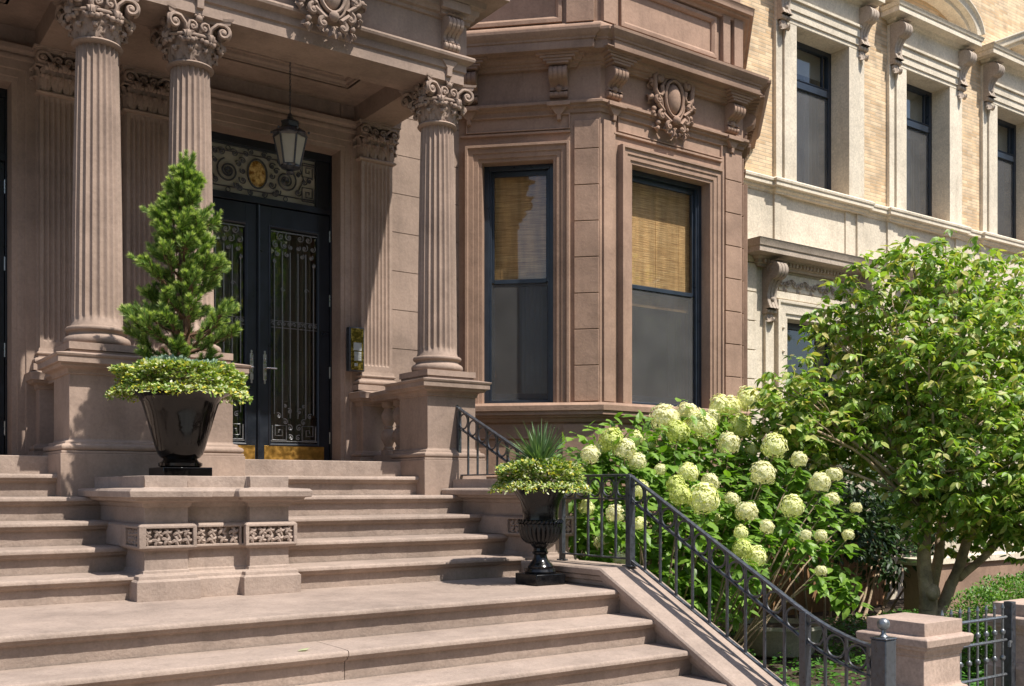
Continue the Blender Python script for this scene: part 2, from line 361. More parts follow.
def capital(r=0.152, H=0.40, hw=0.268):
    mb = MB()
    mb.lathe([(r*1.0, 0), (r*1.17, 0.006), (r*1.24, 0.02), (r*1.17, 0.034), (r*0.98, 0.04), (r*0.95, 0.08), (r*0.95, 0.2), (r*1.05, 0.26), (r*1.3, H-0.075), (r*1.35, H-0.05)], n=32)
    pts = []
    for q in range(4):
        a = q*pi/2
        for i in range(13):
            t = -1+2*i/12*0.999; ox = hw*t*0.98; oy = hw*(0.70+0.28*t*t)
            pts.append((ox*cos(a)+oy*sin(a), -ox*sin(a)+oy*cos(a)))
    pts.sort(key=lambda p: atan2(p[1], p[0]))
    for z0, z1, sc in ((H-0.050, H-0.020, 0.93), (H-0.020, H, 1.0)):
        k = len(pts); vs = [(x*sc, y*sc, z0) for x, y in pts]+[(x*(sc+0.03), y*(sc+0.03), z1) for x, y in pts]
        mb.add(vs, [tuple(reversed(range(k))), tuple(range(k, 2*k))]+[(i, (i+1) % k, k+(i+1) % k, k+i) for i in range(k)])
    for i in range(10):
        a = 2*pi*i/10; o = Vector((cos(a), sin(a), 0)); leaf_strip(mb, o*r*1.0+Vector((0, 0, 0.04)), o, (0, 0, 1), 0.100, 0.080, 0.024, lift=0.014)
        mb.ball(tuple(o*(r*1.0+0.045)+Vector((0, 0, 0.112))), 0.020, 4, 1, 1, 0.7)
    for i in range(8):
        a = 2*pi*(i+0.5)/8; o = Vector((cos(a), sin(a), 0)); leaf_strip(mb, o*r*1.02+Vector((0, 0, 0.08)), o, (0, 0, 1), 0.15, 0.13, 0.040, lift=0.022)
        s_ = Vector((-sin(a), cos(a), 0))
        for k in (-1, 0, 1): mb.ball(tuple(o*(r+0.088-0.012*abs(k))+s_*k*0.034+Vector((0, 0, 0.175))), 0.024, 4, 1, 1, 0.95)
    # wavy rim under the volutes
    ring = []
    for i in range(64):
        a = 2*pi*i/64; rr = hw*(0.86+0.10*abs(cos(2*(a-pi/4)))**1.5)*0.93; ring.append((rr*cos(a), rr*sin(a), H-0.188+0.012*abs(cos(2*a))))
    mb.tube(ring, 0.013, 6, closed=True)
    for i in range(24):
        a = 2*pi*(i+0.5)/24; rr = hw*(0.86+0.10*abs(cos(2*(a-pi/4)))**1.5)*0.88; mb.ball((rr*cos(a), rr*sin(a), H-0.205), 0.020, 4, 1, 1, 1.1)
    for q in range(4):
        a = q*pi/2; f = Vector((sin(a), -cos(a), 0)); sx = Vector((cos(a), sin(a), 0)); Z = Vector((0, 0, 1))
        for sg in (-1, 1):
            c = sx*sg*hw*0.72+f*hw*0.86+Z*(H-0.118)
            ld = [f*(hw*0.72)+sx*sg*0.09+Z*(H-0.175), f*(hw*0.76)+sx*sg*0.105+Z*(H-0.10), f*(hw*0.82)+sx*sg*0.15+Z*(H-0.058)]
            scroll(mb, c, sx*sg*0.97+f*0.25, (0, 0, 1), 0.066, 1.9, pi*0.6, -1, 0.0175, 26, ld)
            mb.lathe([(0.001, H-0.06), (0.03, H-0.075), (0.035, H-0.12), (0.03, H-0.165), (0.001, H-0.18)], (sx*sg*hw*0.70+f*hw*0.70).x, (sx*sg*hw*0.70+f*hw*0.70).y, 8)
            c2 = sx*sg*0.046+f*(hw*0.80)+Z*(H-0.112)
            scroll(mb, c2, sx*sg*-1, (0, 0, 1), 0.042, 1.6, pi*0.7, -1, 0.013, 18, [f*(hw*0.76)+sx*sg*0.07+Z*(H-0.18), f*(hw*0.78)+sx*sg*0.088+Z*(H-0.13)])
        mb.ball(tuple(f*hw*0.80+Z*(H-0.045)), 0.030, 5); mb.ball(tuple(f*hw*0.80+Z*(H-0.015)), 0.022, 5)
        for k in range(5):
            an = -60+30*k; d = sx*sin(radians(an))+Z*cos(radians(an)); mb.ball(tuple(f*hw*0.82+Z*(H-0.042)+d*0.034), 0.012, 3)
    return mb
def pilaster_capital(w=0.36, d=0.10, H=0.38):
    """flat version: front at y=-d"""
    mb = MB(); Z = Vector((0, 0, 1)); F = Vector((0, -1, 0)); X = Vector((1, 0, 0)); h2 = w/2
    mb.box(-h2+0.02, h2-0.02, -d+0.03, 0.05, 0, H-0.04)
    for i in range(4):
        x = -h2+0.045+(w-0.09)*i/3; leaf_strip(mb, (x, -d, 0.005), F, Z, 0.098, 0.10, 0.030, lift=0.020); mb.ball((x, -d-0.075, 0.112), 0.024, 4)
    for i in range(3):
        x = -h2+0.07+(w-0.14)*i/2; leaf_strip(mb, (x, -d, 0.06), F, Z, 0.135, 0.135, 0.045, lift=0.034)
        for k in (-1, 0, 1): mb.ball((x+k*0.034, -d-0.105+0.01*abs(k), 0.185), 0.026, 4)
    for sg in (-1, 1):
        for k in (0, 1): leaf_strip(mb, (sg*h2, -d+0.04, 0.005+0.06*k), X*sg, Z, 0.09, 0.10+0.02*k, 0.026, lift=0.006)
    mb.tube([(-h2-0.045, -d+0.05, 0.215), (-h2-0.04, -d-0.05, 0.215), (-h2*0.4, -d-0.065, 0.205), (0, -d-0.055, 0.212), (h2*0.4, -d-0.065, 0.205), (h2+0.04, -d-0.05, 0.215), (h2+0.045, -d+0.05, 0.215)], 0.012, 6)
    for sg in (-1, 1):
        scroll(mb, (sg*(h2-0.01), -d-0.07, H-0.105), X*sg, Z, 0.060, 1.9, pi*0.6, -1, 0.0165, 26, [(sg*0.07, -d-0.02, H-0.16), (sg*0.09, -d-0.04, H-0.09), (sg*0.13, -d-0.055, H-0.05)])
        scroll(mb, (sg*0.042, -d-0.05, H-0.105), -X*sg, Z, 0.038, 1.6, pi*0.7, -1, 0.012, 18, [(sg*0.06, -d-0.02, H-0.17), (sg*0.078, -d-0.04, H-0.12)])
        mb.box(sg*(h2+0.0)-0.03, sg*(h2+0.0)+0.03, -d-0.05, 0.03, H-0.15, H-0.06)
    mb.ball((0, -d-0.05, H-0.03), 0.030, 5)
    mb.box(-h2-0.05, h2+0.05, -d-0.065, 0.03, H-0.045, H-0.018); mb.box(-h2-0.06, h2+0.06, -d-0.08, 0.03, H-0.018, H)
    return mb
def console(mb, x, w, yb, zt, h, dep, ribs=3):
    """scrolled bracket: x centre, y of the wall plane yb, top zt"""
    prof = []
    R = dep*0.48
    prof.append((yb+0.02, zt)); prof.append((yb-dep, zt))
    for i in range(9):
        a = radians(90-i*26); prof.append((yb-dep+R*0.75-R*0.85*cos(radians(i*24-20)), zt-R*0.75-R*0.75*sin(radians(i*24-60))))
    prof = [(yb+0.02, zt), (yb-dep*0.98, zt)]
    for i in range(10):
        t = i/9; a = pi*0.5+pi*1.0*t
        prof.append((yb-dep+R*0.9+R*cos(a), zt-0.01-R+R*sin(a)))
    zc = zt-0.01-2*R
    for i in range(1, 8):
        t = i/7; prof.append((yb-dep*0.52+dep*0.30*sin(pi*t*0.9)-dep*0.02*t+0*t, zc-(h-2*R-0.08)*t))
    zl = zt-h+0.07
    r2 = 0.035
    for i in range(7):
        a = pi*0.5+pi*i/6; prof.append((yb-r2*0.9+r2*cos(a)*1.1, zl-r2+r2*sin(a)))
    prof.append((yb+0.02, zt-h))
    for i in range(ribs):
        x0 = x-w/2+w*i/ribs; x1 = x-w/2+w*(i+1)/ribs
        g = 0.006
        mb.prism(prof, x0+g/2+0.002, x1-g/2-0.002)
    core = [(yb+0.02 if y > yb-0.001 else y+0.008, z-0.004 if k == 0 else z) for k, (y, z) in enumerate(prof)]
    mb.prism([(y+0.010, z) for y, z in prof], x-w/2+0.001, x+w/2-0.001)
    # drop rosette
    mb.ball((x, yb-dep*0.22, zt-h*0.72), w*0.22, 5)
def cartouche(mb, cx, yb, cz, s=1.0):
    e = []
    mb.ball((cx, yb-0.05*s, cz+0.02*s), 0.085*s, 10, 0.85, 0.75, 1.45)
    pts = [(cx+0.095*s*cos(a), yb-0.075*s, cz+0.02*s+0.145*s*sin(a)) for a in [2*pi*i/24 for i in range(24)]]
    mb.tube(pts, 0.014*s, 6, closed=True)
    pts = [(cx+0.125*s*cos(a), yb-0.05*s, cz+0.02*s+0.18*s*sin(a)) for a in [2*pi*i/24 for i in range(24)]]
    mb.tube(pts, 0.020*s, 6, closed=True)
    X = Vector((1, 0, 0)); Z = Vector((0, 0, 1)); P = lambda x, z, y=0.07: (cx+x*s, yb-y*s, cz+z*s)
    for g in (-1, 1):
        scroll(mb, P(g*0.155, 0.155), X*g, Z, 0.060*s, 1.8, -0.6, 1, 0.020*s, 20, [P(g*0.15, -0.02), P(g*0.20, 0.05)])
        scroll(mb, P(g*0.165, -0.02), X*g, Z, 0.048*s, 1.6, 2.2, -1, 0.018*s, 18, [P(g*0.13, 0.1), P(g*0.12, 0.05)])
        scroll(mb, P(g*0.13, -0.135), X*g, Z, 0.045*s, 1.6, 2.0, -1, 0.017*s, 18, [P(g*0.17, -0.05)])
        scroll(mb, P(g*0.07, -0.215, 0.09), X*g, Z, 0.040*s, 1.5, 2.0, -1, 0.017*s, 18, [P(g*0.12, -0.12)])
        for k, (x, z, an) in enumerate(((0.21, 0.10, 20), (0.225, 0.0, -10), (0.20, -0.09, -35), (0.10, 0.22, 60), (0.235, 0.17, 30), (0.155, -0.19, -50))):
            d = Vector((g*cos(radians(an)), 0, sin(radians(an))))
            leaf_strip(mb, P(g*x*0.8, z, 0.02), Vector((0, -1, 0)), d, 0.075*s, 0.06*s, 0.022*s)
            mb.ball(P(g*x, z, 0.05), 0.022*s, 4)
    for an in (-45, -15, 15, 45):
        d = Vector((sin(radians(an)), 0, cos(radians(an)))); leaf_strip(mb, P(0.03*an/30, 0.16, 0.04), Vector((0, -1, 0)), d, 0.06*s, 0.07*s, 0.025*s)
    for an in (-50, -25, 0, 25, 50):
        d = Vector((sin(radians(an)), 0, -cos(radians(an)))); leaf_strip(mb, P(0.02*an/30, -0.20, 0.05), Vector((0, -1, 0)), d, 0.05*s, 0.065*s, 0.02*s)
    mb.ball(P(0, -0.16, 0.10), 0.035*s, 6)
def fluted(r0, r1, H, n=22, depth=0.022):
    """column shaft with flutes that stop short of both ends"""
    mb = MB(); seg = 8; k = n*seg
    zs = [0, 0.02, 0.035, 0.06, 0.075, 0.09, 0.11, 0.4*H, 0.7*H, H-0.14, H-0.12, H-0.105, H-0.09, H-0.07, H-0.03, H]
    def fd(z):
        if z < 0.06 or z > H-0.075: return 0
        e = min((z-0.05)/0.05, (H-0.07-z)/0.05, 1); return sqrt(max(0, 1-(1-e)**2))
    vs = []; fs = []
    for z in zs:
        t = z/H; r = r0+(r1-r0)*(t**1.6)
        if z < 0.03: r += 0.012*(1-z/0.03)
        if z > H-0.02: r += 0.008
        for i in range(k):
            a = 2*pi*i/k; q = (i % seg)/seg
            c = sin(pi*min(max((q-0.06)/0.84, 0), 1)); c = c**0.55 if c > 1e-6 else 0
            rr = r-depth*c*fd(z); vs.append((rr*cos(a), rr*sin(a), z))
    for j in range(len(zs)-1):
        for i in range(k): ii = (i+1) % k; fs.append((j*k+i, j*k+ii, (j+1)*k+ii, (j+1)*k+i))
    mb.add(vs, fs); return mb
def attic_base(r, hw):
    mb = MB()
    mb.box(-hw, hw, -hw, hw, 0, 0.05)
    p = [(r*0.9, 0.05)]+[(hw*0.93-0.03+0.03*cos(radians(a)), 0.085+0.033*sin(radians(a))) for a in range(-90, 91, 22)]
    p += [(r*1.10, 0.122), (r*1.06, 0.135), (r*1.09, 0.148)]+[(r*1.12+0.016*cos(radians(a)), 0.168+0.018*sin(radians(a))) for a in range(-90, 91, 30)]+[(r*1.04, 0.19), (r*0.9, 0.195)]
    mb.lathe(p, n=40); return mb
def pilaster(w, H, dep, nf=7):
    """flat fluted shaft: front face at y=-dep"""
    mb = MB(); seg = 8; xs = []
    m = 0.028; fw = (w-2*m)/nf
    xs.append((-w/2, 0)); xs.append((-w/2+m, 0))
    for i in range(nf):
        for j in range(1, seg+1):
            q = j/seg; d = sin(pi*min(q/0.78, 1)) if q < 0.78 else 0
            xs.append((-w/2+m+fw*(i+q), 0.021*(max(d, 0))**0.6))
    xs.append((w/2, 0))
    zs = [0, 0.06, 0.075, 0.10, H-0.10, H-0.085, H-0.06, H]; k = len(xs)
    vs = []; fs = []
    for z in zs:
        e = 0 if (z < 0.065 or z > H-0.08) else (0.7 if (z < 0.09 or z > H-0.095) else 1)
        for x, d in xs: vs.append((x, -dep+d*e, z))
    for j in range(len(zs)-1):
        for i in range(k-1): fs.append((j*k+i, j*k+i+1, (j+1)*k+i+1, (j+1)*k+i))
    mb.add(vs, fs)
    mb.add([(-w/2, -dep, 0), (-w/2, 0.02, 0), (-w/2, 0.02, H), (-w/2, -dep, H)], [(0, 1, 2, 3)])
    mb.add([(w/2, -dep, 0), (w/2, 0.02, 0), (w/2, 0.02, H), (w/2, -dep, H)], [(3, 2, 1, 0)])
    return mb
def rect(x0, x1, y0, y1): return [(x0, y0), (x1, y0), (x1, y1), (x0, y1)]      # travel keeps the outside on the right
def cyma(o0, z0, o1, z1, n=6):
    """S curve from (o0,z0) to (o1,z1)"""
    out = []
    for i in range(n+1):
        t = i/n; out.append((o0+(o1-o0)*(t-0.13*sin(2*pi*t)), z0+(z1-z0)*(t+0.13*sin(2*pi*t))))
    return out
def ring_mould(mb, x0, x1, y0, y1, prof):
    """moulding run round a rectangular block; prof = (offset,z) list from low to high, closed inside the block"""
    zb = prof[0][1]; zt = prof[-1][1]
    mb.sweep(rect(x0, x1, y0, y1), prof+[(-0.03, zt), (-0.03, zb)], closed=True)
    mb.box(x0+0.02, x1-0.02, y0+0.02, y1-0.02, zb+0.001, zt-0.0005)
PI = pi
# ================================================================== BROWNSTONE HOUSE
WY = 9.65           # main wall plane
FL = 0.245          # porch floor level
house = thing('brownstone_house', (4.0, WY, G), 'brown stone row house with columned entrance porch and angled bay window', 'house')
XC = 2.36           # centre line of the double porch
def T_wall(y): return lambda p: (p[0], y-p[2], p[1])

# --- porch back wall with two door openings and ashlar joints
mb = MB()
doors_x = (XC-1.54, XC+1.54)
DH = 3.47
mb.box(-0.95, doors_x[0]-0.8, WY, WY+0.4, G, 8)
mb.box(doors_x[0]+0.8, doors_x[1]-0.8, WY, WY+0.4, G, 8)
for dx in doors_x:
    mb.box(dx-0.8, dx+0.8, WY, WY+0.4, DH, 8); mb.box(dx-0.8, dx+0.8, WY, WY+0.4, G, FL-0.01)
# wall right of the door: coursed blocks
mb.box(doors_x[1]+0.8, 6.3, WY+0.012, WY+0.4, G, 8)
z = FL; k = 0
while z < 4.4:
    h = 0.413
    mb.box(doors_x[1]+0.805, 6.29, WY, WY+0.02, z+0.004, min(z+h, 4.4)-0.004); z += h
mb.box(doors_x[1]+0.805, 6.29, WY, WY+0.02, 4.41, 7.99)
obj('porch_wall', mb, 'porch', house)
mb = MB()
mb.box(-0.9, 5.32, 8.43, WY+0.45, G, FL)
obj('porch_floor', mb, 'step', house, bevel=0.006)
# interior behind the doors
mb = MB()
for dx in doors_x:
    mb.box(dx-1.2, dx+1.2, 12.6, 12.7, 0, 4.2); mb.box(dx-1.25, dx-1.2, 10.05, 12.6, 0, 4.2); mb.box(dx+1.2, dx+1.25, 10.05, 12.6, 0, 4.2)
    mb.box(dx-1.2, dx+1.2, 10.05, 12.6, 4.2, 4.3); mb.box(dx-1.2, dx+1.2, 10.05, 12.6, FL-0.1, FL)
obj('entrance_hall', mb, 'room', house)

# --- ceiling with coffers, beams
mb = MB()
for x0, x1 in ((4.87, 5.20), (XC-0.56, XC+0.56), (-0.55, -0.15)):
    mb = MB(); mb.box(x0, x1, 8.56, WY+0.01, 3.762, 4.4); obj('porch_beam', mb, 'porch', house, bevel=0.005)
mb = MB()
mb.box(-0.56, 5.20, 8.12, 8.56, 3.765, 4.4)
obj('porch_beam', mb, 'porch', house, bevel=0.005)
for x0, x1 in ((XC+0.56, 4.87), (-0.15, XC-0.56)):
    mb = MB()
    cy0, cy1 = 8.56, WY; fx = 0.30; fy = 0.26
    z0 = 3.95
    mb.box(x0, x0+fx, cy0, cy1, z0, z0+0.5); mb.box(x1-fx, x1, cy0, cy1, z0, z0+0.5)
    mb.box(x0+fx, x1-fx, cy0, cy0+0.10, z0, z0+0.5); mb.box(x0+fx, x1-fx, cy1-0.42, cy1, z0, z0+0.5)
    prof = [(0.02, z0+0.5), (0.02, z0), (-0.02, z0), (-0.025, z0+0.02), (-0.05, z0+0.035), (-0.055, z0+0.06), (-0.085, z0+0.065), (-0.09, z0+0.10), (-0.12, z0+0.12), (-0.13, z0+0.16), (-0.13, z0+0.5)]
    mb.sweep(rect(x0+fx, x1-fx, cy0+0.10, cy1-0.42), prof, closed=True)
    mb.box(x0+fx, x1-fx, cy0+0.10, cy1-0.42, z0+0.17, z0+0.4)
    obj('porch_ceiling', mb, 'porch', house)

# --- entablature of the porch
ent_path = [(-0.62, WY), (-0.62, 8.10), (5.21, 8.10), (5.21, WY)]
ent_prof = [(-0.35, 3.76), (0, 3.76), (0, 3.862), (0.008, 3.868), (0.018, 3.872), (0.018, 3.935), (0.03, 3.94), (0.045, 3.955), (0.075, 3.965), (0.082, 3.985), (0.075, 4.003), (0.02, 4.008),
            (0.018, 4.30), (0.04, 4.305), (0.045, 4.335), (0.07, 4.345), (0.075, 4.365), (0.10, 4.385), (0.11, 4.43), (0.15, 4.45), (0.155, 4.50), (0.31, 4.51), (0.31, 4.62), (0.33, 4.63), (0.35, 4.68), (0.39, 4.74), (0.40, 4.80), (-0.35, 4.82)]
mb = MB(); mb.sweep([(-0.62, WY), (-0.62, 8.10), (5.21, 8.10), (5.21, WY)], ent_prof)
mb.box(-0.5, 5.13, 8.3, WY, 4.45, 4.815)
entab = obj('porch_entablature', mb, 'porch', house)
mb = MB()
mb2 = MB(); console(mb2, 0, 0.17, 0, 0, 0.30, 0.13, 4)
porch_bracket = mb2.mesh('bracket')
for x in (XC-0.36, XC+0.36, 5.04, -0.33):
    b = inst('bracket', porch_bracket, 'porch', entab, (x, 8.085, 4.32))
for x in (XC-0.36, XC+0.36, 5.04, -0.33):
    mb = MB()
    mb.box(x-0.13, x+0.13, 8.0, 8.1, 4.322, 4.42); mb.box(x-0.15, x+0.15, 7.95, 8.0, 4.36, 4.44)
    obj('bracket_cap', mb, 'porch', entab, bevel=0.003); mb = MB()
    mb.prism([(8.062, 3.94), (8.11, 3.94), (8.11, 3.80), (8.075, 3.80)], x-0.028, x+0.028)
    mb.add([(x-0.085, 8.062, 3.94), (x+0.085, 8.062, 3.94), (x+0.02, 8.07, 3.86), (x-0.02, 8.07, 3.86), (x-0.085, 8.11, 3.94), (x+0.085, 8.11, 3.94), (x+0.02, 8.11, 3.86), (x-0.02, 8.11, 3.86)],
           [(0, 1, 2, 3), (4, 7, 6, 5), (0, 3, 7, 4), (1, 5, 6, 2), (0, 4, 5, 1), (3, 2, 6, 7)])
    obj('pendant_drop', mb, 'porch', entab, bevel=0.003)
mb = MB(); cartouche(mb, doors_x[1]-0.10, 8.05, 4.17, 1.3)
obj('cartouche', mb, 'porch', entab, ang=60)

# --- columns
shaft_me = fluted(0.186, 0.152, 2.245, 22).mesh('shaft', ang=50)
base_me = attic_base(0.19, 0.262).mesh('base')
cap_me = capital().mesh('capital', ang=60)
pcap_me = pilaster_capital().mesh('pilaster_capital', ang=60)
pil_me = pilaster(0.36, 2.22, 0.10).mesh('pilaster_shaft', ang=30)
cols_x = (XC-2.70, XC-0.36, XC+0.36, XC+2.70)
for x in cols_x:
    h = holder('column', (x, 8.33, 1.03), house)
    inst('column_base', base_me, 'porch', h, (x, 8.33, 1.03), scale=(1, 1, 1.06)); inst('shaft', shaft_me, 'porch', h, (x, 8.33, 1.232)); inst('capital', cap_me, 'porch', h, (x, 8.33, 3.375))
    h2 = holder('pilaster', (x, WY, 1.07), house)
    inst('shaft', pil_me, 'porch', h2, (x, WY-0.02, 1.20))
    inst('capital', pcap_me, 'porch', h2, (x, WY-0.02, 3.405), scale=(1, 1, 0.95))
    mb = MB(); 
    mb.box(x-0.24, x+0.24, WY-0.17, WY+0.01, 1.005, 1.06)
    ring_mould(mb, x-0.195, x+0.195, WY-0.135, WY+0.05, [(0, 1.06)]+[(0.012+0.024*cos(radians(a)), 1.088+0.026*sin(radians(a))) for a in range(-90, 91, 30)]+[(0.0, 1.12), (0.0, 1.14)]+[(0.0+0.013*cos(radians(a)), 1.155+0.014*sin(radians(a))) for a in range(-90, 91, 45)]+[(-0.005, 1.20)])
    obj('pilaster_base', mb, 'porch', h2)
    mb = MB(); ring_mould(mb, x-0.182, x+0.182, WY-0.122, WY+0.05, [(0, 3.372), (0.022, 3.378), (0.032, 3.392), (0.022, 3.406), (0.0, 3.412)])
    obj('astragal', mb, 'porch', h2)

# --- pedestals
def pedestal(x0, x1, y0, y1, zb, name='pedestal'):
    """shaft footprint x0..x1, y0..y1"""
    mb = MB()
    mb.box(x0-0.075, x1+0.075, y0-0.075, y1+0.075, zb, 0.255)
    ring_mould(mb, x0, x1, y0, y1, [(0.068, 0.2555), (0.068, 0.275)]+[(0.045+0.023*cos(radians(a)), 0.30+0.024*sin(radians(a))) for a in range(-90, 91, 30)]+cyma(0.035, 0.33, 0.0, 0.37))
    mb.box(x0, x1, y0, y1, 0.30, 0.86)
    ring_mould(mb, x0, x1, y0, y1, [(0, 0.84), (0.012, 0.845), (0.012, 0.86)]+cyma(0.015, 0.862, 0.075, 0.915)+[(0.10, 0.918), (0.10, 0.965), (0.108, 0.968), (0.115, 0.985), (0.02, 1.005)])
    mb.box(x0+0.01, x1-0.01, y0+0.01, y1-0.01, 1.0, 1.029)
    return obj(name, mb, 'porch', house, bevel=0.004)
pedestal(XC-0.36-0.26, XC+0.36+0.26, 8.07, 8.59, -0.065, 'column_pedestal')
pedestal(XC+2.70-0.26, XC+2.70+0.26, 8.07, 8.59, -0.065, 'column_pedestal')
pedestal(XC-2.70-0.26, XC-2.70+0.26, 8.07, 8.59, -0.065, 'column_pedestal')
for x in cols_x:
    w = 0.20
    mb = MB()
    mb.box(x-w-0.06, x+w+0.06, 9.40, WY+0.01, FL-0.02, 0.30)
    ring_mould(mb, x-w, x+w, 9.455, WY+0.02, [(0.055, 0.3005), (0.055, 0.315)]+[(0.035+0.02*cos(radians(a)), 0.335+0.02*sin(radians(a))) for a in range(-90, 91, 30)]+cyma(0.028, 0.357, 0.0, 0.385))
    mb.box(x-w, x+w, 9.455, WY+0.01, 0.30, 0.86)
    if x > 5 or x < 0: pass
    ring_mould(mb, x-w, x+w, 9.455, WY+0.02, [(0, 0.84), (0.012, 0.845)]+cyma(0.015, 0.862, 0.065, 0.91)+[(0.08, 0.913), (0.08, 0.955), (0.09, 0.975), (0.02, 0.995)])
    obj('pilaster_pedestal', mb, 'porch', house, bevel=0.003)
    # side rail with balusters between pedestal and wall
    mb = MB()
    ring_mould(mb, x-0.11, x+0.11, 8.60, 9.45, [(0, 0.875), (0.03, 0.88), (0.03, 0.90), (0.06, 0.93), (0.06, 0.965), (0.0, 0.985)])
    obj('balustrade_rail', mb, 'porch', house, bevel=0.003)
    mb = MB(); mb.box(x-0.11, x+0.11, 8.66, 9.40, FL, 0.33); obj('balustrade_base', mb, 'porch', house, bevel=0.003)
mb = MB()
bp = [(0.075, 0), (0.075, 0.05), (0.05, 0.055), (0.055, 0.075), (0.04, 0.09), (0.05, 0.12), (0.078, 0.17), (0.08, 0.21), (0.06, 0.25), (0.04, 0.27), (0.05, 0.285), (0.04, 0.30), (0.06, 0.34), (0.078, 0.385), (0.074, 0.42), (0.05, 0.46), (0.045, 0.48), (0.07, 0.495), (0.07, 0.545)]
mb.lathe(bp, n=20)
bal_me = mb.mesh('baluster')
for x in cols_x:
    for y in (8.80, 9.04, 9.28): inst('baluster', bal_me, 'porch', house, (x, y, 0.33))

# --- door casings
for dx in doors_x:
    mb = MB(); x0, x1 = dx-0.8, dx+0.8
    prof = [(-0.004, -0.22), (-0.004, 0.015), (0.035, 0.02), (0.04, 0.03), (0.10, 0.03), (0.105, 0.045), (0.18, 0.045), (0.185, 0.06), (0.20, 0.068), (0.215, 0.066), (0.235, 0.05), (0.26, 0.09), (0.30, 0.095), (0.30, -0.05)]
    mb.sweep([(x1, FL), (x1, DH), (x0, DH), (x0, FL)], prof, T=T_wall(WY))
    obj('door_casing', mb, 'porch', house, bevel=0.002)

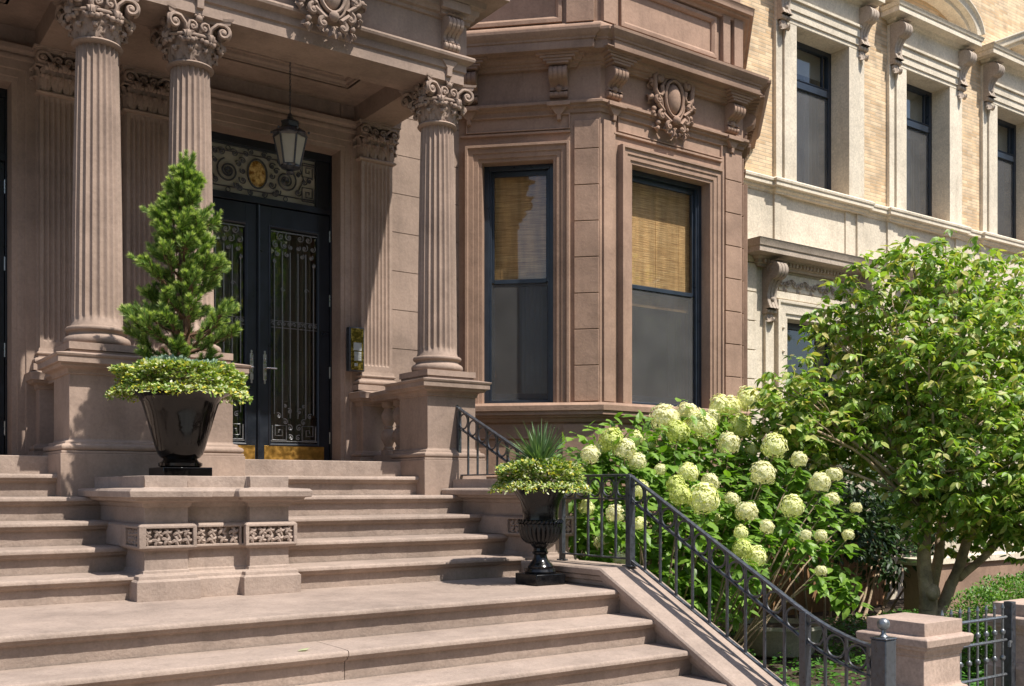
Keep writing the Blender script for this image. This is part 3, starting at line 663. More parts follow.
# --- entrance doors
def greek(mb, x, z, s, y, r=0.005, fx=1, fz=1):
    P = [(0, 0), (1, 0), (1, 1), (0.2, 1), (0.2, 0.3), (0.7, 0.3), (0.7, 0.7), (0.45, 0.7), (0.45, 0.5)]
    mb.tube([(x+fx*s*a, y, z+fz*s*b) for a, b in P], r, 4)
    mb.tube([(x, y, z), (x, y, z+fz*s)], r, 4)
def flat_spiral(mb, x, z, r, y, turns=2.2, a0=0, d=1, th=0.0055, n=34):
    mb.tube([(x+u, y, z+v) for u, v in spiral(r, r*0.12, turns, n, a0, d)], th, 5)
def circ(mb, x, z, r, y, th=0.005, n=16, sz=1): mb.tube([(x+r*cos(2*pi*i/n), y, z+r*sz*sin(2*pi*i/n)) for i in range(n)], th, 5, closed=True)
DY = 9.86
def make_leaf(dx, sg, parent_house):
    """one door leaf; sg=-1 left, +1 right of the meeting line"""
    xa, xb = (dx-0.775, dx-0.004) if sg < 0 else (dx+0.004, dx+0.775)
    L = holder('door_leaf', (xa, DY, FL), parent_house)
    st = 0.13; gx0, gx1 = xa+st, xb-st; z0, z1 = FL+0.03, 2.83; gz0, gz1 = 0.45, 2.62
    mb = MB()
    mb.box(xa, gx0, DY, DY+0.055, z0, z1); mb.box(gx1, xb, DY, DY+0.055, z0, z1)
    mb.box(gx0, gx1, DY+0.001, DY+0.054, z0, gz0); mb.box(gx0, gx1, DY+0.001, DY+0.054, gz1, z1)
    mb.sweep(rect(gx0, gx1, gz0, gz1), [(0.025, -0.01), (0.025, 0.006), (0.012, 0.010), (0.0, 0.002), (-0.008, -0.02), (0.0, -0.03)], closed=True, T=T_wall(DY))
    obj('panel', mb, 'navy', L, bevel=0.002)
    mb = MB(); mb.box(gx0-0.005, gx1+0.005, DY+0.03, DY+0.036, gz0-0.005, gz1+0.005); obj('glass', mb, 'doorglass', L)
    mb = MB(); curtain(mb, gx0+0.03, gx1-0.03, DY+0.12, gz0-0.05, gz1+0.05, 6); obj('sheer_curtain', mb, 'sheer', L)
    mb = MB(); y = DY+0.012; cx = (gx0+gx1)/2; w = gx1-gx0
    for i in range(6):
        x = gx0+w*(i+0.5)/6; mb.box(x-0.0045, x+0.0045, y-0.0045, y+0.0045, gz0+(0.26 if 0 < i < 5 else 0.30), gz1-(0.22 if 0 < i < 5 else 0.3))
    mb.box(gx0, gx1, y-0.004, y+0.004, gz0+0.02, gz0+0.03); mb.box(gx0, gx1, y-0.004, y+0.004, gz1-0.03, gz1-0.02)
    for zz in (1.62, 1.70): pass
    for i in range(9):     # chain of S scrolls
        x = gx0+w*(i+0.5)/9; flat_spiral(mb, x, 1.66, 0.030, y-0.008, 1.3, 0.3 if i % 2 else 3.4, 1 if i % 2 else -1, 0.0045, 14)
    mb.tube([(gx0, y, 1.625), (gx1, y, 1.625)], 0.004, 4); mb.tube([(gx0, y, 1.695), (gx1, y, 1.695)], 0.004, 4)
    for fx, x in ((1, gx0+0.02), (-1, gx1-0.02)): greek(mb, x, gz0+0.035, 0.15, y-0.004, 0.006, fx, 1)
    for g in (-1, 1):
        for (u, v, r) in ((0.05, 0.16, 0.040), (0.10, 0.22, 0.036), (0.17, 0.28, 0.034), (0.055, 0.33, 0.034), (0.04, 0.06, 0.034), (0.10, 0.38, 0.02)):
            flat_spiral(mb, cx+g*u, gz0+v, r, y-0.008, 1.6, 1.0 if g > 0 else 2.1, g, 0.005, 18)
        for (u, v, r) in ((0.06, 0.07, 0.045), (0.15, 0.07, 0.045), (0.20, 0.16, 0.038), (0.11, 0.16, 0.042), (0.04, 0.17, 0.030), (0.18, 0.25, 0.030), (0.08, 0.25, 0.030), (0.21, 0.33, 0.022)):
            flat_spiral(mb, cx+g*u, gz1-v, r, y-0.008, 1.7, 1.0 if g > 0 else 2.1, -g, 0.006, 18)
        flat_spiral(mb, cx+g*0.13, 2.02, 0.03, y-0.006, 1.5, 0, g, 0.004, 14)
    obj('grille', mb, 'grille', L, smooth=True)
    mb = MB(); mb.box(xa+0.07, xb-0.05 if sg > 0 else xb-0.03, DY-0.004, DY+0.002, 0.285, 0.425)
    if sg < 0: mb = MB(); mb.box(xa+0.05, xb-0.03, DY-0.004, DY+0.002, 0.285, 0.425)
    else: mb = MB(); mb.box(xa+0.06, xb-0.06, DY-0.004, DY+0.002, 0.285, 0.425)
    obj('kick_plate', mb, 'brass', L, bevel=0.001)
    hx = xb-0.065 if sg < 0 else xa+0.065
    mb = MB(); mb.box(hx-0.018, hx+0.018, DY-0.008, DY, 1.08, 1.34)
    mb.prism([(DY-0.008, 1.34), (DY, 1.34), (DY, 1.375), (DY-0.008, 1.375)], hx-0.009, hx+0.009); mb.prism([(DY-0.008, 1.08), (DY, 1.08), (DY, 1.045), (DY-0.008, 1.045)], hx-0.009, hx+0.009)
    mb.tube([(hx, DY-0.005, 1.20), (hx, DY-0.05, 1.20)], 0.010, 8); mb.tube([(hx, DY-0.05, 1.20), (hx+sg*0.11, DY-0.05, 1.20)], 0.009, 8)
    mb.ball((hx, DY-0.012, 1.29), 0.012, 5)
    obj('handle', mb, 'steel', L, bevel=0.002)
    ex = xb+0.004 if sg > 0 else xa-0.004
    for zz in (0.52, 1.20, 1.95, 2.62):
        mb = MB(); mb.tube([(ex, DY-0.006, zz-0.06), (ex, DY-0.006, zz+0.06)], 0.009, 8); obj('hinge', mb, 'steel', L)
for dx in doors_x:
    make_leaf(dx, -1, house); make_leaf(dx, 1, house)
    mb = MB()
    mb.box(dx-0.80, dx-0.78, DY-0.02, DY+0.1, FL, DH-0.002); mb.box(dx+0.78, dx+0.80, DY-0.02, DY+0.1, FL, DH-0.002)
    mb.box(dx-0.78, dx+0.78, DY-0.02, DY+0.08, 2.84, 2.90); mb.box(dx-0.78, dx+0.78, DY-0.02, DY+0.08, 3.39, DH-0.002)
    mb.box(dx-0.78, dx-0.63, DY, DY+0.07, 2.90, 3.39); mb.box(dx+0.63, dx+0.78, DY, DY+0.07, 2.90, 3.39)
    mb.box(dx-0.78, dx+0.78, DY-0.03, DY+0.1, FL, FL+0.025)
    mb.tube([(dx, DY-0.012, FL+0.04), (dx, DY-0.012, 2.83)], 0.016, 8)
    obj('door_frame', mb, 'navy', house, bevel=0.003)
    T = holder('transom', (dx, DY, 2.9), house)
    mb = MB(); mb.box(dx-0.64, dx+0.64, DY+0.045, DY+0.05, 2.89, 3.40); obj('glass', mb, 'frost', T)
    mb = MB(); y = DY+0.02; z0, z1 = 2.92, 3.37
    mb.tube([(dx-0.62, y, z0+0.05), (dx+0.62, y, z0+0.05)], 0.006, 4); mb.tube([(dx-0.62, y, z1-0.05), (dx+0.62, y, z1-0.05)], 0.006, 4)
    mb.box(dx-0.63, dx+0.63, y-0.005, y+0.005, z0-0.02, z0-0.005); mb.box(dx-0.63, dx+0.63, y-0.005, y+0.005, z1+0.005, z1+0.02)
    cz = (z0+z1)/2
    circ(mb, dx, cz, 0.10, y-0.005, 0.010, 24, 1.45); 
    for g in (-1, 1):
        flat_spiral(mb, dx+g*0.30, cz-0.02, 0.125, y-0.004, 3.2, 1.2 if g > 0 else 1.9, -g, 0.0095, 60)
        circ(mb, dx+g*0.30, z0+0.02, 0.022, y, 0.005, 10); circ(mb, dx+g*0.30, z1-0.02, 0.022, y, 0.005, 10)
        for (u, v, r) in ((0.24, 0.16, 0.036), (0.37, 0.155, 0.036), (0.155, 0.10, 0.03), (0.15, -0.09, 0.036), (0.15, 0.0, 0.026), (0.21, -0.15, 0.03), (0.07, 0.20, 0.026), (0.07, -0.20, 0.026), (0.18, -0.17, 0.03), (0.44, 0.06, 0.024), (0.44, 0.15, 0.03), (0.43, -0.12, 0.034), (0.50, 0.0, 0.028), (0.20, 0.06, 0.028), (0.12, 0.17, 0.024), (0.56, 0.02, 0.03)):
            flat_spiral(mb, dx+g*u, cz+v, r*1.3, y-0.006, 1.9, 0.5 if g > 0 else 2.6, g if v > 0 else -g, 0.0072, 24)
        for fz, zz in ((1, z0+0.03), (-1, z1-0.03)): greek(mb, dx+g*0.62, zz, 0.14, y-0.003, 0.007, -g, fz)
        mb.tube([(dx+g*0.44, y, cz-0.1), (dx+g*0.5, y, cz+0.02), (dx+g*0.46, y, cz+0.13)], 0.006, 4)
    obj('grille', mb, 'iron', T)
    mb = MB(); mb.ball((dx, DY+0.035, cz), 0.095, 10, 1, 0.16, 1.42); obj('amber_oval', mb, 'amber', T)

# ================================================================== BAY WINDOW
A = (6.144, WY); Cc = (7.25, 8.544); D = (9.495, 8.544); Ee = (10.60, WY)
q = 1/sqrt(2)
M1 = wallM(A[0], A[1], -45); M2 = wallM(Cc[0], Cc[1], 0); M3 = wallM(D[0], D[1], 45)
L1 = 1.564; L2 = 2.245
plan = [A, Cc, D, Ee]
def off_path(o): return plan
def wall_with_hole(mb, L, x0, x1, z0, z1, zb, zt, th=0.32):
    mb.box(0, x0, 0, th, zb, zt); mb.box(x1, L, 0, th, zb, zt); mb.box(x0, x1, 0, th, zb, z0); mb.box(x0, x1, 0, th, z1, zt)
W1 = (0.26, 1.06); W2 = (0.434, 1.67); ZB, ZT = 0.935, 3.585
mb = MB()
mb.M = M1; wall_with_hole(mb, L1, *W1, ZB, ZT, G, 4.22)
mb.M = M2; wall_with_hole(mb, L2, *W2, ZB, ZT, G, 4.22)
mb.M = M3; wall_with_hole(mb, L1, 0.5, 1.3, ZB, ZT, G, 4.22)
mb.M = None
obj('bay_wall', mb, 'bay', house)
# raised strips, quoins, panels
mb = MB()
zq = 0.935
mb.M = M1
z = 0.94
while z < 3.95:
    h = 0.392; mb.box(1.285, 1.55, -0.022, 0.01, z+0.004, min(z+h, 4.0)-0.005); z += h
mb.M = M2
mb.box(0.035, 0.20, -0.025, 0.01, 0.94, 4.0)
z = 0.94
while z < 3.95:
    h = 0.392; mb.box(1.94, 2.22, -0.022, 0.01, z+0.004, min(z+h, 4.0)-0.005); z += h
mb.M = M3
z = 0.94
while z < 3.95:
    h = 0.392; mb.box(0.03, 0.25, -0.022, 0.01, z+0.004, min(z+h, 4.0)-0.005); z += h
# long panels over the windows
for MM, x0, x1 in ((M1, 0.10, 1.22), (M2, 0.26, 1.86)):
    mb.M = MM
    mb.box(x0-0.08, x1+0.02, -0.03, 0.01, 3.87, 3.895); mb.sweep(rect(x0, x1, 3.93, 4.06), [(0.02, -0.01), (0.02, 0.026), (0.006, 0.026), (0.0, 0.006), (0, -0.01)], closed=True, T=T_wall(0))
mb.M = None
obj('pilaster_strip', mb, 'bay', house, bevel=0.004)
# window casings
for MM, (x0, x1), nm in ((M1, W1, 'a'), (M2, W2, 'b'), (M3, (0.5, 1.3), 'c')):
    mb = MB(); mb.M = MM
    prof = [(-0.004, -0.185), (-0.004, 0.03), (0.03, 0.035), (0.035, 0.048), (0.085, 0.05), (0.09, 0.062), (0.14, 0.064), (0.148, 0.085), (0.175, 0.085), (0.18, 0.06), (0.18, -0.02)]
    mb.sweep([(x1, ZB-0.005), (x1, ZT), (x0, ZT), (x0, ZB-0.005)], prof, T=T_wall(0))
    obj('window_casing', mb, 'bay', house, bevel=0.002)
# sill band all round the bay
mb = MB()
mb.sweep(plan, [(-0.05, 0.70), (0.0, 0.70), (0.012, 0.715), (0.03, 0.72), (0.035, 0.735)]+cyma(0.04, 0.74, 0.075, 0.79)+[(0.10, 0.795), (0.10, 0.835), (0.118, 0.84), (0.122, 0.895), (0.10, 0.925), (-0.05, 0.935)])
obj('window_sill_band', mb, 'bay', house)
# lower wall: plinth panels and rusticated base
mb = MB()
for MM, L, cuts in ((M1, L1, ((0.05, 1.10), (1.16, 1.55))), (M2, L2, ((0.03, 0.22), (0.30, 1.83), (1.92, 2.22)))):
    mb.M = MM
    for i, (a, b) in enumerate(cuts):
        if b-a > 0.9:
            mb.box(a, b, -0.015, 0.01, 0.02, 0.66)
            mb.sweep(rect(a+0.12, b-0.12, 0.14, 0.53), [(0.03, -0.0), (0.03, 0.03), (0.012, 0.035), (0.0, 0.018), (0, 0)], closed=True, T=T_wall(0))
            mb.box(a+0.13, b-0.13, -0.0165, 0, 0.15, 0.52)
        else: mb.box(a, b, -0.045, 0.01, 0.0, 0.69)
mb.M = None
mb.sweep(plan, [(-0.05, -0.14), (0.06, -0.14), (0.07, -0.09), (0.055, -0.03), (0.03, 0.0), (-0.05, 0.02)])
z = -0.15
while z > G+0.1:
    mb.sweep(plan, [(-0.05, z-0.30), (0.035, z-0.30), (0.045, z-0.29), (0.045, z-0.02), (0.035, z-0.01), (-0.05, z-0.01)]); z -= 0.31
obj('bay_base', mb, 'bay', house, bevel=0.003)
# entablature round the bay with breaks forward
def P1(s, o=0): return (A[0]+q*s-q*o, A[1]-q*s-q*o)
def P2(s, o=0): return (Cc[0]+s, Cc[1]-o)
def P3(s, o=0): return (D[0]+q*s+q*o, D[1]+q*s-q*o)
j = 0.045
mb = MB()
mb.sweep(plan, [(-0.05, 4.08), (0.02, 4.08), (0.025, 4.12), (0.05, 4.135), (0.055, 4.155), (0.085, 4.165), (0.085, 4.19), (0.06, 4.205), (-0.05, 4.21)])
mb.sweep(plan, [(-0.3, 4.2), (0.012, 4.2), (0.012, 4.62), (-0.3, 4.62)])
cpath = [P1(-0.2, j), P1(1.30, j), P1(1.30, 0), Cc, P2(0.20, 0), P2(0.20, j), P2(2.045, j), P2(2.045, 0), D, P3(0.20, 0), P3(0.20, j), P3(1.8, j)]
cornice = [(-0.3, 4.56), (0.012, 4.56), (0.02, 4.578), (0.04, 4.588), (0.045, 4.608), (0.07, 4.615), (0.085, 4.64), (0.11, 4.648), (0.115, 4.675), (0.22, 4.68), (0.222, 4.69), (0.222, 4.765), (0.235, 4.77), (0.24, 4.79), (0.27, 4.815), (0.292, 4.85), (0.295, 4.878), (0.28, 4.884), (0.05, 4.90), (-0.3, 4.92)]
mb.sweep(cpath, cornice)
bayc = obj('bay_cornice', mb, 'bay', house, ang=22)
mb = MB(); console(mb, 0, 0.20, 0, 0, 0.33, 0.165, 4); bb = mb.mesh('bracket')
for MM, s, rz in ((M1, 0.12, -45), (M1, 1.12, -45), (M2, 0.17, 0), (M2, 2.03, 0), (M3, 0.2, 45), (M3, 1.2, 45)):
    w = MM @ Vector((s, 0.0, 4.575)); inst('bracket', bb, 'bay', bayc, tuple(w), radians(rz))
for MM, s in ((M1, 0.12), (M1, 1.12), (M2, 0.17), (M2, 2.03), (M3, 0.2), (M3, 1.2)):
    mb = MB(); mb.M = MM
    for k, (hw, dp, z0, z1) in enumerate(((0.12, 0.175, 4.570, 4.595), (0.155, 0.185, 4.595, 4.622), (0.19, 0.20, 4.622, 4.650), (0.235, 0.215, 4.650, 4.680), (0.285, 0.262, 4.685, 4.700))):
        mb.box(s-hw, min(s+hw, s+0.30), -dp, 0, z0+0.0007*k, z1)
    obj('bracket_cap', mb, 'bay', bayc, bevel=0.003)
    mb = MB(); mb.M = MM
    mb.box(s-0.125, s+0.125, -0.108, 0, 4.14, 4.185)
    mb.add([(s-0.095, -0.075, 4.139), (s+0.095, -0.075, 4.139), (s+0.03, -0.062, 4.06), (s-0.03, -0.062, 4.06), (s-0.095, 0, 4.139), (s+0.095, 0, 4.139), (s+0.03, 0, 4.06), (s-0.03, 0, 4.06)],
           [(0, 1, 2, 3), (4, 7, 6, 5), (0, 3, 7, 4), (1, 5, 6, 2), (0, 4, 5, 1), (3, 2, 6, 7)])
    mb.prism([(-0.06, 4.061), (0, 4.061), (0, 4.005), (-0.05, 4.005)], s-0.022, s+0.022)
    obj('pendant_drop', mb, 'bay', bayc, bevel=0.003)
mb = MB(); mb.M = M2; cartouche(mb, 1.0, -0.01, 4.37, 1.42); obj('cartouche', mb, 'bay', bayc, ang=60)
# upper storey of the bay
mb = MB()
ups = [P1(-0.2), Cc, D, P3(1.8)]
mb.sweep(ups, [(-0.35, 4.88), (0.045, 4.88), (0.045, 5.02), (0.03, 5.05), (-0.01, 5.07), (-0.35, 5.07)])
mb.sweep(ups, [(-0.35, 5.05), (-0.02, 5.05), (-0.02, 7.9), (-0.35, 7.9)])
for MM, pan, strips in ((M1, (0.05, 1.14), ((1.20, 1.50),)), (M2, (0.30, 1.78), ((0.02, 0.20), (1.88, 2.0), (2.07, 2.22)))):
    mb.M = MM
    mb.sweep(rect(pan[0]+0.06, pan[1]-0.06, 5.15, 5.50), [(0.07, -0.03), (0.07, 0.02), (0.03, 0.025), (0.012, 0.01), (0.0, -0.0), (0, -0.03)], closed=True, T=T_wall(0))
    for a, b in strips: mb.box(a, b, -0.04, 0.05, 5.06, 5.62)
mb.M = None
mb.sweep(ups, [(-0.1, 5.60), (0.02, 5.60)]+cyma(0.03, 5.61, 0.09, 5.67)+[(0.13, 5.675), (0.13, 5.73), (0.15, 5.76), (-0.1, 5.79)])
obj('upper_bay_wall', mb, 'bay', house, bevel=0.003)
mb = MB(); mb.box(-1.0, 6.6, WY+0.001, WY+0.4, 7.9, 8.2); mb.box(6.2, 10.6, WY+0.05, WY+0.4, 4.2, 8.0); obj('upper_wall', mb, 'bay', house)

# --- sash windows in the bay
def sash_window(MM, x0, x1, yd, blind_bot, meet, lamp=None):
    o = MM @ Vector(((x0+x1)/2, yd, ZB)); W = holder('bay_window', tuple(o), house)
    z0, z1 = ZB+0.0, ZT-0.003
    mb = MB(); mb.M = MM
    f = 0.062
    mb.box(x0+0.002, x0+f, yd-0.05, yd+0.1, z0, z1); mb.box(x1-f, x1-0.002, yd-0.05, yd+0.1, z0, z1)
    mb.box(x0+f, x1-f, yd-0.05, yd+0.1, z1-0.055, z1); mb.box(x0+f, x1-f, yd-0.06, yd+0.1, z0, z0+0.035)
    mb.box(x0+f, x0+f+0.02, yd-0.035, yd, z0+0.03, z1-0.05); mb.box(x1-f-0.02, x1-f, yd-0.035, yd, z0+0.03, z1-0.05)
    obj('frame', mb, 'frame', W, bevel=0.003)
    a, b = x0+f+0.001, x1-f-0.001
    mb = MB(); mb.M = MM    # upper sash outside, lower sash inside
    mb.box(a, a+0.045, yd, yd+0.035, meet, z1-0.056); mb.box(b-0.045, b, yd, yd+0.035, meet, z1-0.056)
    mb.box(a+0.045, b-0.045, yd, yd+0.035, z1-0.11, z1-0.056); mb.box(a+0.045, b-0.045, yd-0.004, yd+0.035, meet-0.012, meet+0.035)
    obj('upper_sash', mb, 'frame', W, bevel=0.003)
    mb = MB(); mb.M = MM
    mb.box(a, a+0.04, yd+0.04, yd+0.075, z0+0.036, meet); mb.box(b-0.04, b, yd+0.04, yd+0.075, z0+0.036, meet)
    mb.box(a+0.04, b-0.04, yd+0.04, yd+0.075, z0+0.036, z0+0.12); mb.box(a+0.04, b-0.04, yd+0.04, yd+0.075, meet-0.04, meet+0.02)
    obj('lower_sash', mb, 'frame', W, bevel=0.003)
    mb = MB(); mb.M = MM; mb.box(a+0.02, b-0.02, yd+0.014, yd+0.019, meet, z1-0.08); mb.box(a+0.02, b-0.02, yd+0.055, yd+0.06, z0+0.1, meet)
    obj('glass', mb, 'glass', W)
    mb = MB(); mb.M = MM; mb.box(a+0.004, b-0.004, yd+0.006, yd+0.009, z0+0.034, meet-0.012)
    mb.box(a, a+0.02, yd, yd+0.012, z0+0.034, meet-0.013); mb.box(b-0.02, b, yd, yd+0.012, z0+0.034, meet-0.013); mb.box(a+0.02, b-0.02, yd, yd+0.012, z0+0.034, z0+0.055)
    obj('insect_screen', mb, 'screen', W, smooth=False)
    mb = MB(); mb.M = MM
    zz = blind_bot; i = 0
    while zz < z1-0.04:      # woven slats
        mb.box(a+0.005, b-0.005, yd+0.085+0.0015*(i % 2), yd+0.091+0.0015*(i % 2), zz, zz+0.0115); zz += 0.013; i += 1
    for t in (0.16, 0.5, 0.84): x = a+(b-a)*t; mb.box(x-0.003, x+0.003, yd+0.081, yd+0.085, blind_bot, z1)
    mb.box(a, b, yd+0.08, yd+0.10, blind_bot-0.02, blind_bot)
    obj('bamboo_blind', mb, 'blind', W, smooth=False)
    return W
w1 = sash_window(M1, *W1, 0.16, 2.30, 2.29)
w2 = sash_window(M2, *W2, 0.16, 2.10, 2.27)
# room behind
mb = MB()
mb.box(6.0, 11.0, 13.2, 13.3, 0.2, 4.3); mb.box(6.0, 6.1, 10.0, 13.2, 0.2, 4.3); mb.box(10.9, 11.0, 10.0, 13.2, 0.2, 4.3); mb.box(6.15, 10.6, 9.66, 13.2, 4.22, 4.3)
mb.box(6.15, 10.6, 9.66, 13.2, 0.15, 0.2); mb.box(7.45, 9.3, 8.9, 9.66, 0.15, 0.2); mb.box(7.45, 9.3, 8.9, 9.66, 4.15, 4.19)
obj('front_room', mb, 'room', house)
mb = MB()
mb.M = M1
curtain(mb, 0.62, 0.86, 0.55, 0.25, 3.9, 4); obj('curtain', mb, 'curtain', house)
mb = MB(); mb.M = M2
curtain(mb, 1.52, 1.75, 0.50, 0.25, 3.9, 4)
mb.M = None
obj('curtain', mb, 'curtain', house)
mb = MB(); tl = (6.95, 10.3); lamp = thing('table_lamp', (tl[0], tl[1], 0.95), 'small table lamp with reddish shade glimpsed inside the left bay window', 'lamp')
mb.lathe([(0.07, 0.95), (0.07, 0.97), (0.02, 1.0), (0.05, 1.08), (0.015, 1.2), (0.012, 1.32)], tl[0], tl[1], 16); obj('base', mb, 'brass', lamp)
mb = MB(); mb.lathe([(0.13, 1.32), (0.085, 1.52), (0.084, 1.52), (0.128, 1.32)], tl[0], tl[1], 24); obj('lamp_shade', mb, 'shade', lamp)
st_ = thing('side_table', (tl[0], tl[1], 0.2), 'dark side table under the lamp inside the bay window', 'table')
mb = MB(); mb.box(tl[0]-0.3, tl[0]+0.3, tl[1]-0.25, tl[1]+0.25, 0.90, 0.95); obj('table_top', mb, 'brownframe', st_)
for a in (-1, 1):
    for b in (-1, 1): mb = MB(); mb.box(tl[0]+a*0.26-0.02, tl[0]+a*0.26+0.02, tl[1]+b*0.21-0.02, tl[1]+b*0.21+0.02, 0.2, 0.90); obj('leg', mb, 'brownframe', st_)
# ================================================================== FRONT STEPS
steps = thing('front_steps', (XC, 5.0, G), 'wide brownstone front steps with moulded treads and low side walls rising to the porch', 'steps')
def tread_noise(x, y, s): return 0.0032*noise.noise(Vector((x*3.1, y*5.0, s*7.7)))+0.0020*noise.noise(Vector((x*14, y*9, s)))
def step(xa, xb, yn, yb, z, zb, seed, th=0.055):
    """moulded nosing over a set back riser; yn = nosing front, yb = back of tread, z = top, zb = level below"""
    mb = MB(); n = max(2, int((xb-xa)/0.08))
    prof = [(yn+0.004, z-0.008), (yn, z-0.017), (yn, z-0.030), (yn+0.005, z-0.036), (yn+0.014, z-0.038), (yn+0.020, z-0.052), (yn+0.036, z-th-0.004), (yn+0.050, z-th-0.012), (yn+0.054, zb), (yb, zb), (yb, z), (yn+0.10, z), (yn+0.012, z-0.002)]
    k = len(prof); vs = []; fs = []
    for i in range(n+1):
        x = xa+(xb-xa)*i/n
        for jx, (y, zz) in enumerate(prof):
            e = tread_noise(x, 0, seed)
            dz = e*1.3 if jx in (0, 12, 1) else (e*0.6 if jx == 11 else 0)
            dy = tread_noise(x, 5, seed+3)*1.6 if jx < 8 or jx == 12 else 0
            vs.append((x, y+dy, zz+dz))
    for i in range(n):
        for jx in range(k): jj = (jx+1) % k; fs.append((i*k+jx, (i+1)*k+jx, (i+1)*k+jj, i*k+jj))
    fs += [tuple(range(k)), tuple(reversed(range(n*k, n*k+k)))]
    mb.add(vs, fs); return mb
XR = 4.905; XL = 2*XC-XR-0.02
upper = [(6.78, -0.558), (7.11, -0.393), (7.44, -0.228), (7.77, -0.062), (8.10, 0.104)]
zprev = -0.72
for i, (y, z) in enumerate(upper):
    xr = 5.02 if i < 4 else 4.80; xl = -0.30 if i < 4 else -0.08
    yb = upper[i+1][0]+0.04 if i < 4 else 8.44
    mb = MB()
    a = step(xl, xr, y, yb, z, zprev-0.004, i+1); mb.v = a.v; mb.f = a.f
    obj('step', mb, 'step', steps, ang=30); zprev = z
lower = [(5.51, -0.72), (5.13, -0.893), (4.80, -1.06), (4.46, -1.227), (4.12, -1.394), (3.78, -1.56)]
joints = [3.3, 1.62, 3.45, 2.2, 3.0, 1.4]
for i, (y, z) in enumerate(lower):
    yb = 6.83 if i == 0 else lower[i-1][0]+0.042
    zb = (lower[i+1][1] if i < 5 else G)-0.004
    mb = MB(); jx = joints[i]
    e = [XL, 2.55, XR] if i == 1 else ([XL, 3.5, XR] if i == 4 else [XL, XR])
    for k in range(len(e)-1):
        a = step(e[k]+(0.002 if k else 0), e[k+1]-(0.002 if k < len(e)-2 else 0), y, yb, z, zb, 20+i*3+k)
        n0 = len(mb.v); mb.v += a.v; mb.f += [tuple(t+n0 for t in f) for f in a.f]
    obj('step', mb, 'step', steps, ang=30)
# plinth in the middle and matching blocks at the sides
def fret(mb, MM, x0, x1, z0, z1):
    """pierced foliage carving inside a sunk panel"""
    mb.M = MM; rnd = random.Random(int(x0*1000)+int(z0*77)+3)
    w = x1-x0; n = max(2, round(w/0.068)); s = w/n; rows = 2; hh = (z1-z0)/rows
    for i in range(n):
        for r in range(rows):
            cx = x0+s*(i+0.5)+rnd.uniform(-.006, .006); cz = z0+hh*(r+0.5)+rnd.uniform(-.004, .004); a0 = rnd.uniform(-0.8, 0.8)+(pi/4 if (i+r) % 2 else 0)
            for k in range(4):
                a = a0+k*pi/2; rr = min(s, hh)*0.66
                p = [(cx+rr*t*cos(a+0.9*t), -0.008-0.020*(1-t*0.4), cz+rr*t*sin(a+0.9*t)) for t in (0.05, 0.4, 0.75, 1.0)]
                mb.tube(p, [0.009, 0.013, 0.011, 0.006], 5)
            mb.ball((cx, -0.028, cz), 0.007, 3)
    mb.M = None
pprof = [(0.065, -0.722), (0.065, -0.60), (0.058, -0.592), (0.050, -0.585)]+cyma(0.05, -0.58, 0.008, -0.535, 5)+[(0.0, -0.53), (0.0, -0.405), (0.034, -0.398), (0.045, -0.385), (0.045, -0.372), (0.002, -0.370), (0.002, -0.262), (0.045, -0.260), (0.045, -0.246), (0.034, -0.234), (0.0, -0.228), (0.0, -0.125), (0.012, -0.12)]+cyma(0.015, -0.115, 0.085, -0.065, 5)+[(0.12, -0.06), (0.125, -0.02), (0.11, -0.005), (0.002, 0.002), (0.0, 0.005), (0.0, 0.08)]
def plinth(path, core, panels, name):
    mb = MB(); mb.sweep(path, pprof+[(-0.12, 0.08), (-0.12, -0.722)])
    mb.box(core[0], core[1], core[2], core[3], -0.72, 0.0795)
    for P, wid, rz, stiles in panels:
        mb.M = wallM(P[0], P[1], rz)
        for s0, s1 in stiles: mb.box(s0, s1, -0.0448, 0.0, -0.38, -0.25)
        mb.M = None
    o = obj(name, mb, 'step', steps, bevel=0.004)
    for P, wid, rz, stiles in panels:
        ss = sorted(stiles); f = MB()
        for a, b in zip(ss[:-1], ss[1:]):
            if b[0]-a[1] > 0.05: fret(f, wallM(P[0], P[1], rz), a[1], b[0], -0.369, -0.263)
        obj('carved_frieze', f, 'step', o)
    return o
y0 = 6.72; ym = y0+0.07
ppath = [(1.90, 7.995), (1.90, y0), (2.18, y0), (2.18, ym), (2.60, ym), (2.60, y0), (2.88, y0), (2.88, 7.995)]
plinth(ppath, (2.0, 2.78, 6.86, 7.99), [
    ((1.90, y0), 0.28, 0, ((-0.045, -0.02), (0.30, 0.325))), ((2.18, ym), 0.42, 0, ((0.045, 0.06), (0.36, 0.375))), ((2.60, y0), 0.28, 0, ((-0.045, -0.02), (0.30, 0.325))),
    ((1.90, 7.72), 1.0, -90, ((0.0, 0.72), (1.02, 1.045)))], 'centre_plinth')
